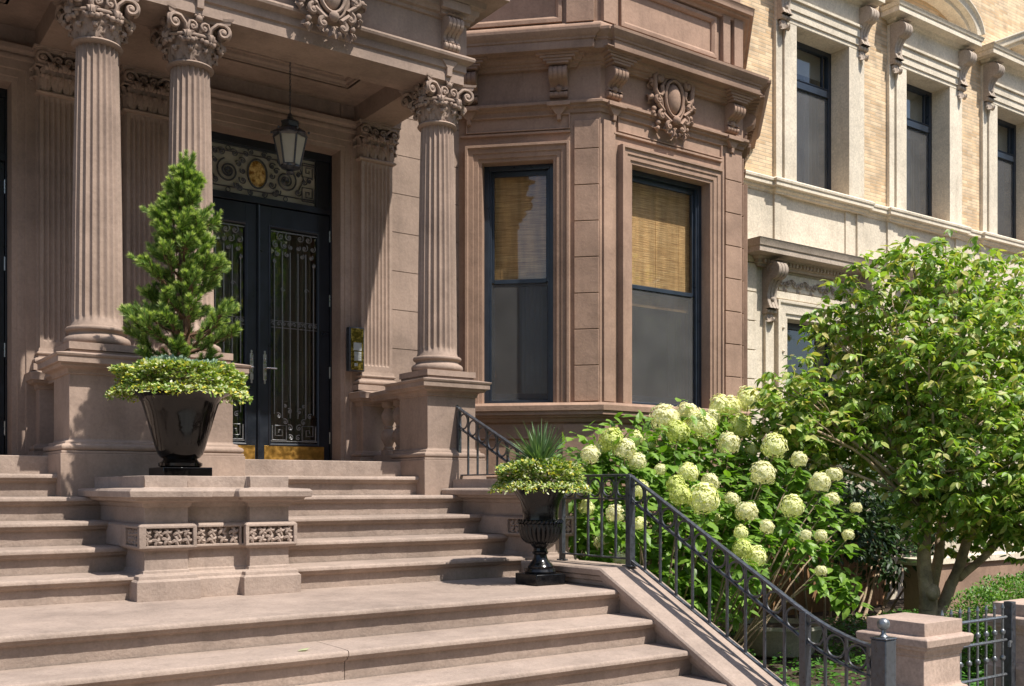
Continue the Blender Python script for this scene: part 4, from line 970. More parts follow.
for sx in (1, -1):
    cx0 = 5.02 if sx > 0 else 2*XC-5.36; cx1 = cx0+0.34
    mb_p = [(cx0, 7.99), (cx0, y0), (cx1, y0), (cx1, 7.99)]
    plinth(mb_p, (cx0+0.1, cx1-0.1, 6.83, 7.985), [((cx0, y0), 0.34, 0, ((-0.045, -0.01), (0.35, 0.385))), ((cx0, 7.99), 1.27, -90, ((0.0, 0.93), (1.28, 1.315))), ((cx1, y0), 1.27, 90, ((-0.045, -0.02), (1.2, 1.27)))], 'side_plinth')
    # sloping side wall
    c0 = 4.905 if sx > 0 else 2*XC-5.205; c1 = c0+0.30
    mb = MB(); sl = 0.5
    za = -0.58; yk = 5.69; ye = 3.62; ze = za-sl*(yk-ye)
    mb.prism([(6.66, G), (6.66, za-0.02), (yk, za-0.02), (ye+0.02, ze-0.02), (ye+0.02, G)], c0, c1)
    obj('side_wall', mb, 'step', steps, bevel=0.004)
    Tc = lambda p: (p[2], -p[0], p[1])
    mb = MB()
    prof = [(0.135, c0+0.01), (0.130, c0-0.020), (0.102, c0-0.026), (0.095, c0-0.020), (0.092, c0-0.046), (0.064, c0-0.054), (0.056, c0-0.046), (0.052, c0-0.072), (0.012, c0-0.080), (0.0, c0-0.070), (0.0, c1+0.042), (0.01, c1+0.05), (0.04, c1+0.05), (0.07, c1+0.03), (0.10, c1-0.01)]
    mb.sweep([(-6.66, za), (-yk, za), (-ye, ze)], prof, T=Tc)
    obj('coping', mb, 'step', steps, ang=18)
tag(obj('fallen_leaf', MB().add([(2.30, 5.25, -0.886), (2.345, 5.235, -0.884), (2.38, 5.262, -0.878), (2.34, 5.28, -0.884)], [(0, 1, 2, 3)]), 'sedum', loc=(2.3, 5.25, -0.886), recalc=False), 'small yellow leaf lying on a lower tread of the brown steps', 'leaf')

# ================================================================== IRON RAILING
rail = thing('iron_railing', (5.12, 5.0, G), 'black iron handrail with rings and upright bars running up the right side of the steps', 'railing')
RX = 5.12
def ztop(y):
    if y >= 6.55: return 0.105+0.43*(y-6.55)
    if y >= 5.69: return 0.105
    if y >= 4.15: return 0.105-0.535*(5.69-y)
    t = (4.15-y)/0.62; return (0.105-0.535*1.54)-0.535*0.62*(t-0.42*t*t)
def zlow(y):
    if y > 6.6: return 0.105
    if y >= 5.69: return -0.515
    return -0.515-0.495*(5.69-y)
def zsec(y): return ztop(y)-0.178
def flatbar(mb, ys, zf, w, h):
    """rectangular bar following the slope"""
    vs = []; fs = []
    for y in ys:
        z = zf(y); vs += [(RX-w/2, y, z-h), (RX+w/2, y, z-h), (RX+w/2, y, z-h*0.25), (RX+w*0.25, y, z), (RX-w*0.25, y, z), (RX-w/2, y, z-h*0.25)]
    n = len(ys)
    for i in range(n-1):
        for k in range(6): kk = (k+1) % 6; fs.append((i*6+k, i*6+kk, (i+1)*6+kk, (i+1)*6+k))
    fs += [tuple(range(6)), tuple(reversed(range(6*(n-1), 6*n)))]
    mb.add(vs, fs)
mb = MB(); ys = [8.07, 7.5, 7.0, 6.6, 6.55, 6.5, 6.0, 5.72, 5.69, 5.66, 5.0, 4.5, 4.15]+[4.15-0.62*i/10 for i in range(1, 11)]
flatbar(mb, ys, ztop, 0.038, 0.020)
mb.tube([(RX, 8.07, 0.758), (RX, 8.10, 0.765), (RX, 8.115, 0.745), (RX, 8.10, 0.725)], 0.014, 6)
obj('top_rail', mb, 'iron', rail)
mb = MB()
flatbar(mb, [8.05, 7.2, 6.95], zsec, 0.032, 0.014)
flatbar(mb, [6.52, 5.69, 5.66, 5.0, 4.5, 4.15]+[4.15-0.62*i/8 for i in range(1, 9)], zsec, 0.032, 0.014)
obj('middle_rail', mb, 'iron', rail)
mb = MB()
flatbar(mb, [8.05, 6.8], lambda y: 0.125, 0.03, 0.014); flatbar(mb, [6.5, 5.69, 5.66, 3.55], zlow, 0.03, 0.014)
obj('bottom_rail', mb, 'iron', rail)
def post(y, z0, z1, w):
    mb = MB(); mb.box(RX-w/2, RX+w/2, y-w/2, y+w/2, z0, z1); mb.box(RX-w*0.85, RX+w*0.85, y-w*0.85, y+w*0.85, z0, z0+0.012); return mb
obj('post', post(8.04, 0.08, 0.745, 0.034), 'iron', rail, bevel=0.002)
obj('post', post(6.50, -0.58, 0.09, 0.038), 'iron', rail, bevel=0.002)
obj('post', post(5.69, -0.58, 0.09, 0.052), 'iron', rail, bevel=0.003)
obj('post', post(4.10, -1.38, ztop(4.1)-0.015, 0.052), 'iron', rail, bevel=0.003)
bal_ys = [6.50-0.162*i for i in range(1, 5)]+[5.69-0.159*i for i in range(1, 10)]+[4.10-0.15*i for i in range(1, 4)]
for y in bal_ys:
    mb = MB(); mb.box(RX-0.0075, RX+0.0075, y-0.0075, y+0.0075, zlow(y)-0.01, ztop(y)-0.02); obj('baluster', mb, 'iron', rail)
for i in range(1, 8):
    y = 8.04-0.155*i
    if ztop(y)-0.17 > 0.13:
        mb = MB(); mb.box(RX-0.0075, RX+0.0075, y-0.0075, y+0.0075, 0.115, ztop(y)-0.02); obj('baluster', mb, 'iron', rail)
ring_me = MB()
ring_me.tube([(0, 0.067*cos(2*pi*i/22), 0.067*sin(2*pi*i/22)) for i in range(22)], 0.0085, 6, closed=True)
ring_me = ring_me.mesh('ring')
edges_y = [(8.04-0.155*i-0.0775) for i in range(0, 7)]+[6.50-0.162*(i+0.5) for i in range(0, 5)]+[5.69-0.159*(i+0.5) for i in range(0, 10)]+[4.10-0.15*(i+0.5) for i in range(0, 4)]
for y in edges_y: inst('ring', ring_me, 'iron', rail, (RX, y, (ztop(y)-0.026+zsec(y))/2))
mb = MB(); mb.box(RX-0.05, RX+0.05, 3.50, 3.60, G, -0.86); mb.box(RX-0.055, RX+0.055, 3.495, 3.605, -0.86, -0.848)
nw = obj('newel_post', mb, 'iron', rail, bevel=0.006)
mb = MB(); mb.lathe([(0.012, -0.85), (0.026, -0.845), (0.014, -0.83), (0.012, -0.805)], RX, 3.55, 12); mb.ball((RX, 3.55, -0.775), 0.036, 8); obj('ball_finial', mb, 'silver', nw)

# ================================================================== GARDEN PIERS AND GATE
def pier(x0, y0, label):
    w = 0.50; T = thing('stone_pier', (x0+w/2, y0+w/2, G), label, 'gate pier', 'brownstone piers at the garden gate')
    i = 0.055; mb = MB()
    mb.box(x0+i, x0+w-i, y0+i, y0+w-i, G, -0.99)
    obj('shaft', mb, 'pier', T, bevel=0.004)
    mb = MB()
    ring_mould(mb, x0+i, x0+w-i, y0+i, y0+w-i, [(0.05, G), (0.05, -1.28), (0.04, -1.27)]+cyma(0.035, -1.26, 0.003, -1.215))
    obj('base', mb, 'pier', T)
    mb = MB()
    ring_mould(mb, x0+i, x0+w-i, y0+i, y0+w-i, [(0.0, -1.045), (0.008, -1.04), (0.008, -1.025)]+cyma(0.012, -1.02, 0.045, -0.975)+[(0.055, -0.97), (0.06, -0.925), (0.05, -0.915), (-0.01, -0.905)])
    mb.box(x0+0.045, x0+w-0.045, y0+0.045, y0+w-0.045, -0.92, -0.825)
    obj('cap', mb, 'pier', T, bevel=0.004)
pier(5.64, 3.61, 'square brownstone gate pier right behind the ball topped iron newel post')
pier(7.12, 3.61, 'square brownstone gate pier cut off by the right edge behind the dark gate post')
gate = thing('iron_gate', (6.6, 3.86, G), 'low grey iron picket gate with rows of collars between the two stone piers', 'gate')
mb = MB(); gy = 3.86
for z in (-0.90, -1.06, -1.30, -1.62): mb.tube([(6.16, gy, z), (6.98, gy, z)], 0.012, 6)
obj('gate_rail', mb, 'silver', gate)
for i in range(8):
    x = 6.20+0.105*i; mb = MB(); mb.tube([(x, gy, -1.66), (x, gy, -0.83)], 0.0095, 6)
    mb.lathe([(0.010, -0.84), (0.014, -0.832), (0.003, -0.80)], x, gy, 8)
    for z in (-1.00, -1.18, -1.45): mb.lathe([(0.010, z-0.02), (0.020, z-0.008), (0.020, z+0.008), (0.010, z+0.02)], x, gy, 8)
    obj('picket', mb, 'silver', gate)
mb = MB(); mb.box(7.0, 7.055, gy-0.03, gy+0.03, G, -0.795); obj('gate_post', mb, 'iron', gate, bevel=0.003)
mb = MB(); mb.tube([(6.99, gy-0.03, -1.07), (6.94, gy-0.045, -1.07), (6.94, gy-0.045, -1.10)], 0.012, 6); obj('latch', mb, 'silver', gate)

# ================================================================== GROUND
mb = MB(); mb.box(-40, 60, 0.2-3.5, 60, G-0.3, G-0.012); tag(obj('ground', mb, 'soil', loc=(0, 0, G)), kind='structure')
mb = MB()
for i in range(-12, 22): mb.box(i*1.5, i*1.5+1.494, -3.2, 3.35, G-0.1, G)
tag(obj('sidewalk', mb, 'walk', loc=(0, 0, G), bevel=0.003), kind='structure')
mb = MB(); mb.box(-40, 60, -14.5, -3.4, G-0.4, G-0.15); tag(obj('road', mb, 'road', loc=(0, -8, G)), kind='structure')
mb = MB(); mb.box(-40, 60, -3.4, -3.2, G-0.3, G-0.002); tag(obj('kerb', mb, 'walk', loc=(0, -3.3, G), bevel=0.01), kind='structure')

# ================================================================== LANTERN AND ENTRY PANEL
lx, ly = doors_x[1]-0.02, 9.02
lan = thing('hanging_lantern', (lx, ly, 2.93), 'black hanging porch lantern with glass sides on a long chain in front of the doors', 'lantern')
def hexpts(r, z, a0=pi/6, n=6): return [(lx+r*cos(a0+2*pi*i/n), ly+r*sin(a0+2*pi*i/n), z) for i in range(n)]
mb = MB()
for i in range(6):
    a = hexpts(0.092, 3.0)[i]; b = hexpts(0.150, 3.27)[i]; mb.tube([a, b], 0.010, 4)
for r, z, rr in ((0.092, 3.0, 0.012), (0.152, 3.275, 0.014)):
    p = hexpts(r, z); mb.tube(p, rr, 4, closed=True)
mb.lathe([(0.03, 2.925), (0.045, 2.94), (0.025, 2.955), (0.06, 2.97), (0.098, 2.985), (0.098, 2.998)], lx, ly, 6)
mb.lathe([(0.165, 3.275), (0.178, 3.285), (0.172, 3.30), (0.115, 3.335), (0.085, 3.36), (0.085, 3.40), (0.095, 3.405), (0.06, 3.425), (0.03, 3.44), (0.02, 3.48), (0.012, 3.49)], lx, ly, 6)
for p in hexpts(0.172, 3.30): mb.ball((p[0], p[1], p[2]+0.012), 0.013, 4)
obj('lantern_frame', mb, 'iron', lan)
mb = MB(); a = hexpts(0.088, 3.0); b = hexpts(0.146, 3.27)
for i in range(6): ii = (i+1) % 6; mb.add([a[i], a[ii], b[ii], b[i]], [(0, 1, 2, 3)])
obj('glass', mb, 'frost', lan, smooth=False)
mb = MB()
z = 3.49; k = 0
while z < 4.10:
    n = 10; mb.tube([(lx+(0.008*cos(2*pi*i/n) if k % 2 else 0), ly+(0 if k % 2 else 0.008*cos(2*pi*i/n)), z+0.016+0.018*sin(2*pi*i/n)) for i in range(n)], 0.003, 4, closed=True); z += 0.028; k += 1
mb.lathe([(0.045, 4.10), (0.05, 4.12), (0.02, 4.13)], lx, ly, 12)
obj('chain', mb, 'iron', lan)
ip = thing('intercom', (4.80, 9.55, 1.2), 'tall brass entry intercom box on the wall right of the black doors', 'intercom')
mb = MB(); mb.box(4.715, 4.885, 9.47, 9.55, 1.19, 1.64); obj('housing', mb, 'iron', ip, bevel=0.006)
mb = MB(); mb.box(4.73, 4.87, 9.463, 9.47, 1.205, 1.625); obj('face_plate', mb, 'panel', ip, bevel=0.003)
mb = MB(); mb.box(4.755, 4.845, 9.457, 9.463, 1.40, 1.48); obj('display', mb, 'keypad', ip)
mb = MB(); mb.box(4.765, 4.80, 9.456, 9.463, 1.24, 1.27); obj('call_button', mb, 'keypad', ip)
mb = MB(); mb.box(4.763, 4.843, 9.4595, 9.463, 1.296, 1.388)
for r in range(4):
    for c in range(3): mb.box(4.765+c*0.028, 4.785+c*0.028, 9.457, 9.460, 1.30+r*0.022, 1.315+r*0.022)
obj('keypad', mb, 'keypad', ip)

# ================================================================== POTS
def sq(mb, cx, cy, h, z0, z1): mb.box(cx-h, cx+h, cy-h, cy+h, z0, z1)
px_, py_ = 2.32, 7.32
pot = thing('round_planter', (px_, py_, 0.08), 'large glossy black flared pot standing on the central stone plinth', 'planter')
mb = MB(); sq(mb, px_, py_, 0.172, 0.081, 0.145); obj('base', mb, 'gloss', pot, bevel=0.006)
mb = MB(); mb.lathe([(0.13, 0.146), (0.15, 0.155), (0.152, 0.175), (0.125, 0.19), (0.115, 0.205), (0.135, 0.215), (0.155, 0.240), (0.175, 0.30), (0.204, 0.40), (0.238, 0.52), (0.262, 0.60), (0.285, 0.64), (0.340, 0.664), (0.353, 0.675), (0.353, 0.690), (0.340, 0.70), (0.315, 0.695), (0.29, 0.66)], px_, py_, 56)
obj('body', mb, 'gloss', pot)
mb = MB(); mb.lathe([(0.27, 0.62), (0.288, 0.662), (0.10, 0.70), (0.01, 0.71)], px_, py_, 24); obj('soil', mb, 'soil', pot)
ux, uy, uz = 4.65, 6.17, -0.72
urn = thing('iron_urn', (ux, uy, uz), 'black cast iron urn with ribbed bowl standing on the lower landing beside the railing', 'urn')
mb = MB(); sq(mb, ux, uy, 0.135, uz+0.004, uz+0.082)
for a in (-1, 1):
    for b in (-1, 1): sq(mb, ux+a*0.115, uy+b*0.115, 0.018, uz, uz+0.01)
obj('base', mb, 'urn', urn, bevel=0.005)
def rib(r, z, a):
    t = (z-(-0.42))/(0.15)
    if 0 <= t <= 1: return r*(1-0.075*abs(sin(a*14))**0.8*min(1, 4*t, 4*(1-t)+0.3)) if False else r*(1-0.09*(1-abs(sin(a*13)))**1.2*min(1, 5*t+0.2, 4*(1-t)+0.1))
    return r
mb = MB()
prof = [(0.115, -0.637), (0.120, -0.622), (0.112, -0.605), (0.095, -0.598), (0.098, -0.585), (0.085, -0.565), (0.062, -0.545), (0.052, -0.52), (0.048, -0.50), (0.058, -0.492), (0.062, -0.48), (0.052, -0.470), (0.050, -0.45), (0.065, -0.435)]
prof += [(0.075+0.092*sin(t*pi/2), -0.42+0.14*(1-cos(t*pi/2))) for t in [i/8 for i in range(9)]]
prof += [(0.166, -0.268), (0.156, -0.262), (0.160, -0.255), (0.160, -0.245), (0.150, -0.238), (0.134, -0.235), (0.131, -0.20), (0.137, -0.15), (0.150, -0.10), (0.182, -0.05), (0.208, -0.015), (0.236, 0.002), (0.243, 0.010), (0.238, 0.018), (0.21, 0.015), (0.19, -0.02)]
mb.lathe(prof, ux, uy, 156, rf=rib)
obj('bowl', mb, 'urn', urn)
mb = MB()
n = 30
for i in range(n):
    a = 2*pi*i/n; p = [(ux+0.163*cos(a+d), uy+0.163*sin(a+d), -0.250+h) for d, h in ((-0.09, -0.012), (0, 0), (0.09, 0.012))]; mb.tube(p, [0.006, 0.012, 0.006], 5)
obj('rope_band', mb, 'urn', urn)
mb = MB(); mb.lathe([(0.18, -0.03), (0.195, 0.0), (0.01, 0.03)], ux, uy, 24); obj('soil', mb, 'soil', urn)
wp = thing('stone_trough', (8.45, 7.1, G), 'weathered pale round planter on the garden ground seen through the lower railing', 'planter')
mb = MB(); mb.lathe([(0.30, G), (0.34, G+0.02), (0.40, G+0.15), (0.44, G+0.27), (0.46, G+0.29), (0.46, G+0.32), (0.42, G+0.325), (0.40, G+0.26)], 8.45, 7.1, 40); obj('bowl', mb, 'planter', wp)
mb = MB(); mb.lathe([(0.39, G+0.2), (0.41, G+0.27), (0.01, G+0.29)], 8.45, 7.1, 20); obj('soil', mb, 'soil', wp)

# ================================================================== NEIGHBOUR HOUSE
nb = thing('limestone_house', (15, WY, G), 'pale limestone and yellow brick row house with tall pedimented upper windows', 'house')
NX0, NX1 = 10.45, 24.0
ups_w = [(11.76+2.63*i, 12.96+2.63*i) for i in range(4)]; UZ0, UZ1 = 4.37, 6.56
lows = [(11.60, 12.93), (15.2, 16.5)]; LZ0, LZ1 = -0.1, 2.40
mb = MB(); x = NX0
for a, b in lows+[(NX1, None)]:
    mb.box(x, a, WY, WY+0.5, G, 4.22)
    if b: mb.box(a, b, WY, WY+0.5, G, LZ0); mb.box(a, b, WY, WY+0.5, LZ1, 4.22); x = b
obj('lower_wall', mb, 'lime', nb)
mb = MB()
x = NX0
for a, b in ups_w+[(NX1, None)]:
    mb.box(x, a, WY, WY+0.5, 4.22, 11)
    if b: mb.box(a, b, WY, WY+0.5, 4.22, UZ0); mb.box(a, b, WY, WY+0.5, UZ1, 11); x = b
obj('brick_wall', mb, 'brick', nb)
# coursed blocks at the left end and base
mb = MB()
z = -0.1
while z < 3.2:
    mb.box(10.5, 10.98, WY-0.035, WY+0.01, z+0.006, z+0.392); z += 0.40
mb.box(10.5, NX1, WY-0.12, WY+0.01, G, -0.75); mb.box(10.5, NX1, WY-0.15, WY+0.01, -0.74, -0.62)
obj('stone_course', mb, 'lime', nb, bevel=0.004)
# string course with breaks forward at the windows
pth = [(NX0, WY)]
for a, b in ups_w:
    pth += [(a-0.40, WY), (a-0.40, WY-0.05), (b+0.40, WY-0.05), (b+0.40, WY)]
pth.append((NX1, WY))
mb = MB(); mb.sweep(pth, [(-0.05, 4.13), (0.015, 4.13), (0.02, 4.15), (0.05, 4.17), (0.055, 4.20), (0.10, 4.21), (0.10, 4.265), (0.115, 4.27), (0.12, 4.30), (0.09, 4.325), (-0.05, 4.335)])
obj('string_course', mb, 'lime', nb)
for i, (a, b) in enumerate(ups_w):
    W = holder('upper_window', ((a+b)/2, WY, UZ0), nb)
    mb = MB()
    for sg, e in ((-1, a), (1, b)):
        x0, x1 = (e-0.40, e) if sg < 0 else (e, e+0.40)
        oi = (x0, x0+0.13) if sg < 0 else (x1-0.13, x1); ii = (x0+0.145, x1) if sg < 0 else (x0, x1-0.145)
        mb.box(oi[0], oi[1], WY-0.055, WY+0.01, 4.33, 6.56); mb.box(ii[0]+(0 if sg < 0 else -0.004), ii[1]+(0.004 if sg < 0 else 0), WY-0.085, WY+0.24, 4.338, 6.556)
        mb.box(oi[0], oi[1], WY-0.03, WY+0.01, 3.48, 4.13); mb.box(ii[0], ii[0]+0.12, WY-0.02, WY+0.01, 3.48, 4.13)
    mb.sweep([(b+0.40, UZ1), (a-0.40, UZ1)], [(0, -0.04), (0, 0.088), (0.06, 0.09), (0.065, 0.105), (0.16, 0.108), (0.165, 0.125), (0.26, 0.128), (0.275, 0.16), (0.30, 0.16), (0.30, 0.115), (0.62, 0.115), (0.62, -0.04)], T=T_wall(WY)) if False else None
    for z0, z1, d in ((6.56, 6.62, 0.088), (6.62, 6.73, 0.108), (6.73, 6.86, 0.128), (6.86, 6.90, 0.16), (6.90, 7.18, 0.11)): mb.box(a-0.38, b+0.38, WY-d, WY+0.01, z0+0.001, z1)
    mb.box(a+0.004, b-0.004, WY-0.083, WY+0.24, UZ1-0.006, UZ1+0.03)
    obj('stone_surround', mb, 'lime', W, bevel=0.003)
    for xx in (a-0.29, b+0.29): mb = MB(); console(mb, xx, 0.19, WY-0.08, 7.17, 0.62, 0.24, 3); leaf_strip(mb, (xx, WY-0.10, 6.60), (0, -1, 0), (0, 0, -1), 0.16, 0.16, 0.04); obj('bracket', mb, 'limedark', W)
    mb = MB()
    x0, x1 = a-0.58, b+0.58
    mb.sweep([(x0+0.3, WY), (x0+0.3, WY-0.06), (x1-0.3, WY-0.06), (x1-0.3, WY)], [(-0.05, 7.17), (0.05, 7.17), (0.06, 7.20), (0.10, 7.22), (0.12, 7.25), (0.26, 7.26), (0.26, 7.34), (0.275, 7.345), (0.29, 7.39), (0.30, 7.40), (-0.05, 7.42)])
    cxm = (x0+x1)/2; hw = (x1-x0)/2
    if i % 2:   # segmental pediment
        pts = [(cxm+hw*cos(radians(t)), 7.42+0.62*sin(radians(t))) for t in range(4, 177, 6)]
    else: pts = [(x1, 7.42), (cxm, 7.95), (x0, 7.42)]
    mb.sweep(pts, [(-0.22, -0.05), (-0.20, 0.20), (-0.14, 0.21), (-0.13, 0.30), (-0.05, 0.32), (-0.02, 0.36), (0, 0.36), (0, -0.05)], T=T_wall(WY))
    obj('pediment', mb, 'lime', W, bevel=0.003)
    mb = MB(); g0 = WY+0.24
    mb.box(a, a+0.07, g0, g0+0.08, UZ0, UZ1-0.002); mb.box(b-0.07, b, g0, g0+0.08, UZ0, UZ1-0.002); mb.box(a+0.07, b-0.07, g0, g0+0.08, UZ1-0.07, UZ1-0.002); mb.box(a+0.07, b-0.07, g0, g0+0.08, UZ0, UZ0+0.07)
    mt = UZ0+1.50; mb.box(a+0.07, b-0.07, g0-0.01, g0+0.075, mt, mt+0.10); mb.box(a+0.07, b-0.07, g0+0.005, g0+0.06, mt+0.12, mt+0.14)
    mb.box(a+0.16, a+0.19, g0+0.02, g0+0.06, mt+0.1, UZ1-0.07); mb.box(b-0.19, b-0.16, g0+0.02, g0+0.06, mt+0.1, UZ1-0.07)
    obj('frame', mb, 'frame', W, bevel=0.003)
    mb = MB(); mb.box(a+0.06, b-0.06, g0+0.04, g0+0.046, UZ0+0.05, UZ1-0.05); obj('glass', mb, 'glass', W)
    mb = MB(); mb.box(a+0.07, b-0.07, g0+0.018, g0+0.021, UZ0+0.07, mt); obj('insect_screen', mb, 'screen', W, smooth=False)
    for ca, cb in ((a+0.05, a+0.34), (b-0.34, b-0.05)): mb = MB(); curtain(mb, ca, cb, g0+0.22, UZ0+0.02, UZ1, 4); obj('curtain', mb, 'curtain', W)
    mb = MB(); mb.box(a+0.06, b-0.06, g0+0.13, g0+0.135, UZ1-0.05-(0.35, 0.75, 0.5, 0.6)[i], UZ1); obj('roller_shade', mb, 'curtain', W)
mb = MB()
mb.box(NX0+0.6, NX1-1, 12.6, 12.7, -0.5, 9); mb.box(NX0+0.6, NX1-1, WY+0.6, 12.7, 4.0, 4.1); mb.box(NX0+0.6, NX1-1, WY+0.52, 12.7, 7.2, 7.3); mb.box(NX0+0.6, NX0+0.7, WY+0.6, 12.7, -0.5, 7.2)
for xx in (13.6, 16.3, 19): mb.box(xx, xx+0.1, WY+0.6, 12.6, -0.5, 7.2)
mb.box(NX0+0.6, NX1-1, WY+0.6, 12.7, -0.6, -0.5)
obj('room', mb, 'room', nb)
# lower window with bracketed hood
for i, (a, b) in enumerate(lows):
    W = holder('parlour_window', ((a+b)/2, WY, LZ0), nb); c = (a+b)/2
    mb = MB()
    mb.sweep([(b, LZ0), (b, LZ1), (a, LZ1), (a, LZ0)], [(-0.004, -0.199), (-0.004, 0.05), (0.05, 0.055), (0.06, 0.075), (0.18, 0.08), (0.20, 0.10), (0.24, 0.10), (0.24, -0.02)], T=T_wall(WY))
    mb.box(a-0.26, b+0.26, WY-0.06, WY+0.01, 2.66, 2.76)
    mb.box(a-0.15, b+0.15, WY-0.03, WY+0.01, 2.78, 3.02)
    mb.box(a-0.45, a-0.28, WY-0.05, WY+0.01, LZ0, 2.45); mb.box(b+0.28, b+0.45, WY-0.05, WY+0.01, LZ0, 2.45)
    for k in range(5): mb.ball((a-0.12, WY-0.085, 2.25-0.33*k), 0.022, 4); mb.ball((b+0.12, WY-0.085, 2.25-0.33*k), 0.022, 4)
    obj('stone_surround', mb, 'lime', W, bevel=0.004)
    mb = MB(); rnd = random.Random(3+i)
    k = 0; x = a-0.12
    while x < b+0.12:
        scroll(mb, (x, WY-0.045, 2.90), (1, 0, 0), (0, 0, 1), 0.07, 1.5, k*pi, 1 if k % 2 else -1, 0.014, 14); leaf_strip(mb, (x+0.06, WY-0.03, 2.86), (0, -1, 0), (0.3, 0, 1 if k % 2 else -1), 0.06, 0.07, 0.02); x += 0.145; k += 1
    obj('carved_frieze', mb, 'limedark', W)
    for g, xx in ((-1, a-0.37), (1, b+0.37)):
        mb = MB(); console(mb, xx, 0.20, WY-0.03, 3.14, 0.72, 0.26, 3); leaf_strip(mb, (xx, WY-0.05, 2.50), (0, -1, 0), (0, 0, -1), 0.17, 0.16, 0.04)
        for h in (-1, 1): scroll(mb, (xx+h*0.103, WY-0.16, 3.02), (0, -1, 0), (0, 0, 1), 0.085, 1.6, 1.0, 1, 0.012, 20)
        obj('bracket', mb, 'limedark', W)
    mb = MB()
    hp = [(a-0.62, WY), (a-0.62, WY-0.06), (b+0.98-0.33, WY-0.06), (b+0.98-0.33, WY)]
    mb.sweep(hp, [(-0.05, 3.06), (0.02, 3.06), (0.03, 3.09), (0.05, 3.10), (0.05, 3.15), (0.07, 3.16), (0.09, 3.19), (0.24, 3.20), (0.24, 3.27), (0.255, 3.28), (0.275, 3.36), (0.285, 3.375), (-0.05, 3.40)])
    x = a-0.58
    while x < b+0.58: mb.box(x, x+0.04, WY-0.145, WY-0.10, 3.105, 3.155); x += 0.075
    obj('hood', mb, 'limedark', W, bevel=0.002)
    mb = MB(); g0 = WY+0.20
    mb.box(a, a+0.08, g0, g0+0.08, LZ0, LZ1-0.002); mb.box(b-0.08, b, g0, g0+0.08, LZ0, LZ1-0.002); mb.box(a+0.08, b-0.08, g0, g0+0.08, LZ1-0.09, LZ1-0.002); mb.box(a+0.08, b-0.08, g0, g0+0.08, LZ0, LZ0+0.08); mb.box(a+0.08, b-0.08, g0, g0+0.08, 1.1, 1.18)
    obj('frame', mb, 'frame', W, bevel=0.003)
    mb = MB(); mb.box(a+0.07, b-0.07, g0+0.04, g0+0.046, LZ0, LZ1-0.05); obj('glass', mb, 'glass', W)
# low wall between the two front gardens
gw = thing('garden_wall', (13.0, 7.6, G), 'low dark garden wall with pale coping behind the tree trunk', 'wall')
mb = MB(); mb.box(12.2, 18.0, 7.9, 8.15, G, -1.02); obj('wall_body', mb, 'bay', gw)
mb = MB(); mb.box(12.15, 18.0, 7.85, 8.2, -1.02, -0.93); obj('coping', mb, 'lime', gw, bevel=0.006)
# ================================================================== VEGETATION
class Leaves:
    """many small folded leaves in one mesh; every leaf its own island"""
    def __init__(s): s.v = []; s.f = []
    def leaf(s, p, d, nrm, L, W, fold=0.25, droop=0.2):
        d = d.normalized(); side = d.cross(nrm)
        if side.length < 1e-4: side = d.orthogonal()
        side.normalize(); up = side.cross(d); o = len(s.v)
        a = p; m = p+d*L*0.5-up*W*fold*0.5; t = p+d*L-up*L*droop
        l1 = p+d*L*0.22+side*W*0.42+up*0.0; l2 = p+d*L*0.62+side*W*0.40-up*L*droop*0.3
        r1 = p+d*L*0.22-side*W*0.42; r2 = p+d*L*0.62-side*W*0.40-up*L*droop*0.3
        s.v += [tuple(a), tuple(m), tuple(t), tuple(l1), tuple(l2), tuple(r1), tuple(r2)]
        s.f += [(o, o+1, o+4, o+3), (o+1, o+2, o+4), (o, o+5, o+6, o+1), (o+1, o+6, o+2)]
    def mesh(s, name, off):
        me = bpy.data.meshes.new(name); me.from_pydata([(x-off[0], y-off[1], z-off[2]) for x, y, z in s.v], [], s.f); me.update(); return me
    def obj(s, name, mat, parent=None, loc=None):
        off = LOC[parent.name] if parent else loc
        me = s.mesh(name, off); me.materials.append(M[mat]); o = bpy.data.objects.new(name, me); C.objects.link(o)
        if parent: o.parent = parent
        else: o.location = off
        LOC[o.name] = off; return o
def rvec(rnd):
    while True:
        v = Vector((rnd.uniform(-1, 1), rnd.uniform(-1, 1), rnd.uniform(-1, 1)))
        if 0.05 < v.length < 1: return v.normalized()
def branch(mb, p0, p1, r0, r1, rnd, wob=0.06, n=8, sag=0.0):
    p0, p1 = Vector(p0), Vector(p1); L = (p1-p0).length; pts = []
    ph = rnd.uniform(0, 6)
    for i in range(n+1):
        t = i/n; p = p0.lerp(p1, t)+Vector((sin(t*5+ph), cos(t*4+ph), 0))*wob*L*t*(1-t)*2; p.z += sag*L*sin(pi*t)
        pts.append(p)
    mb.tube(pts, [r0+(r1-r0)*i/n for i in range(n+1)], 7); return pts

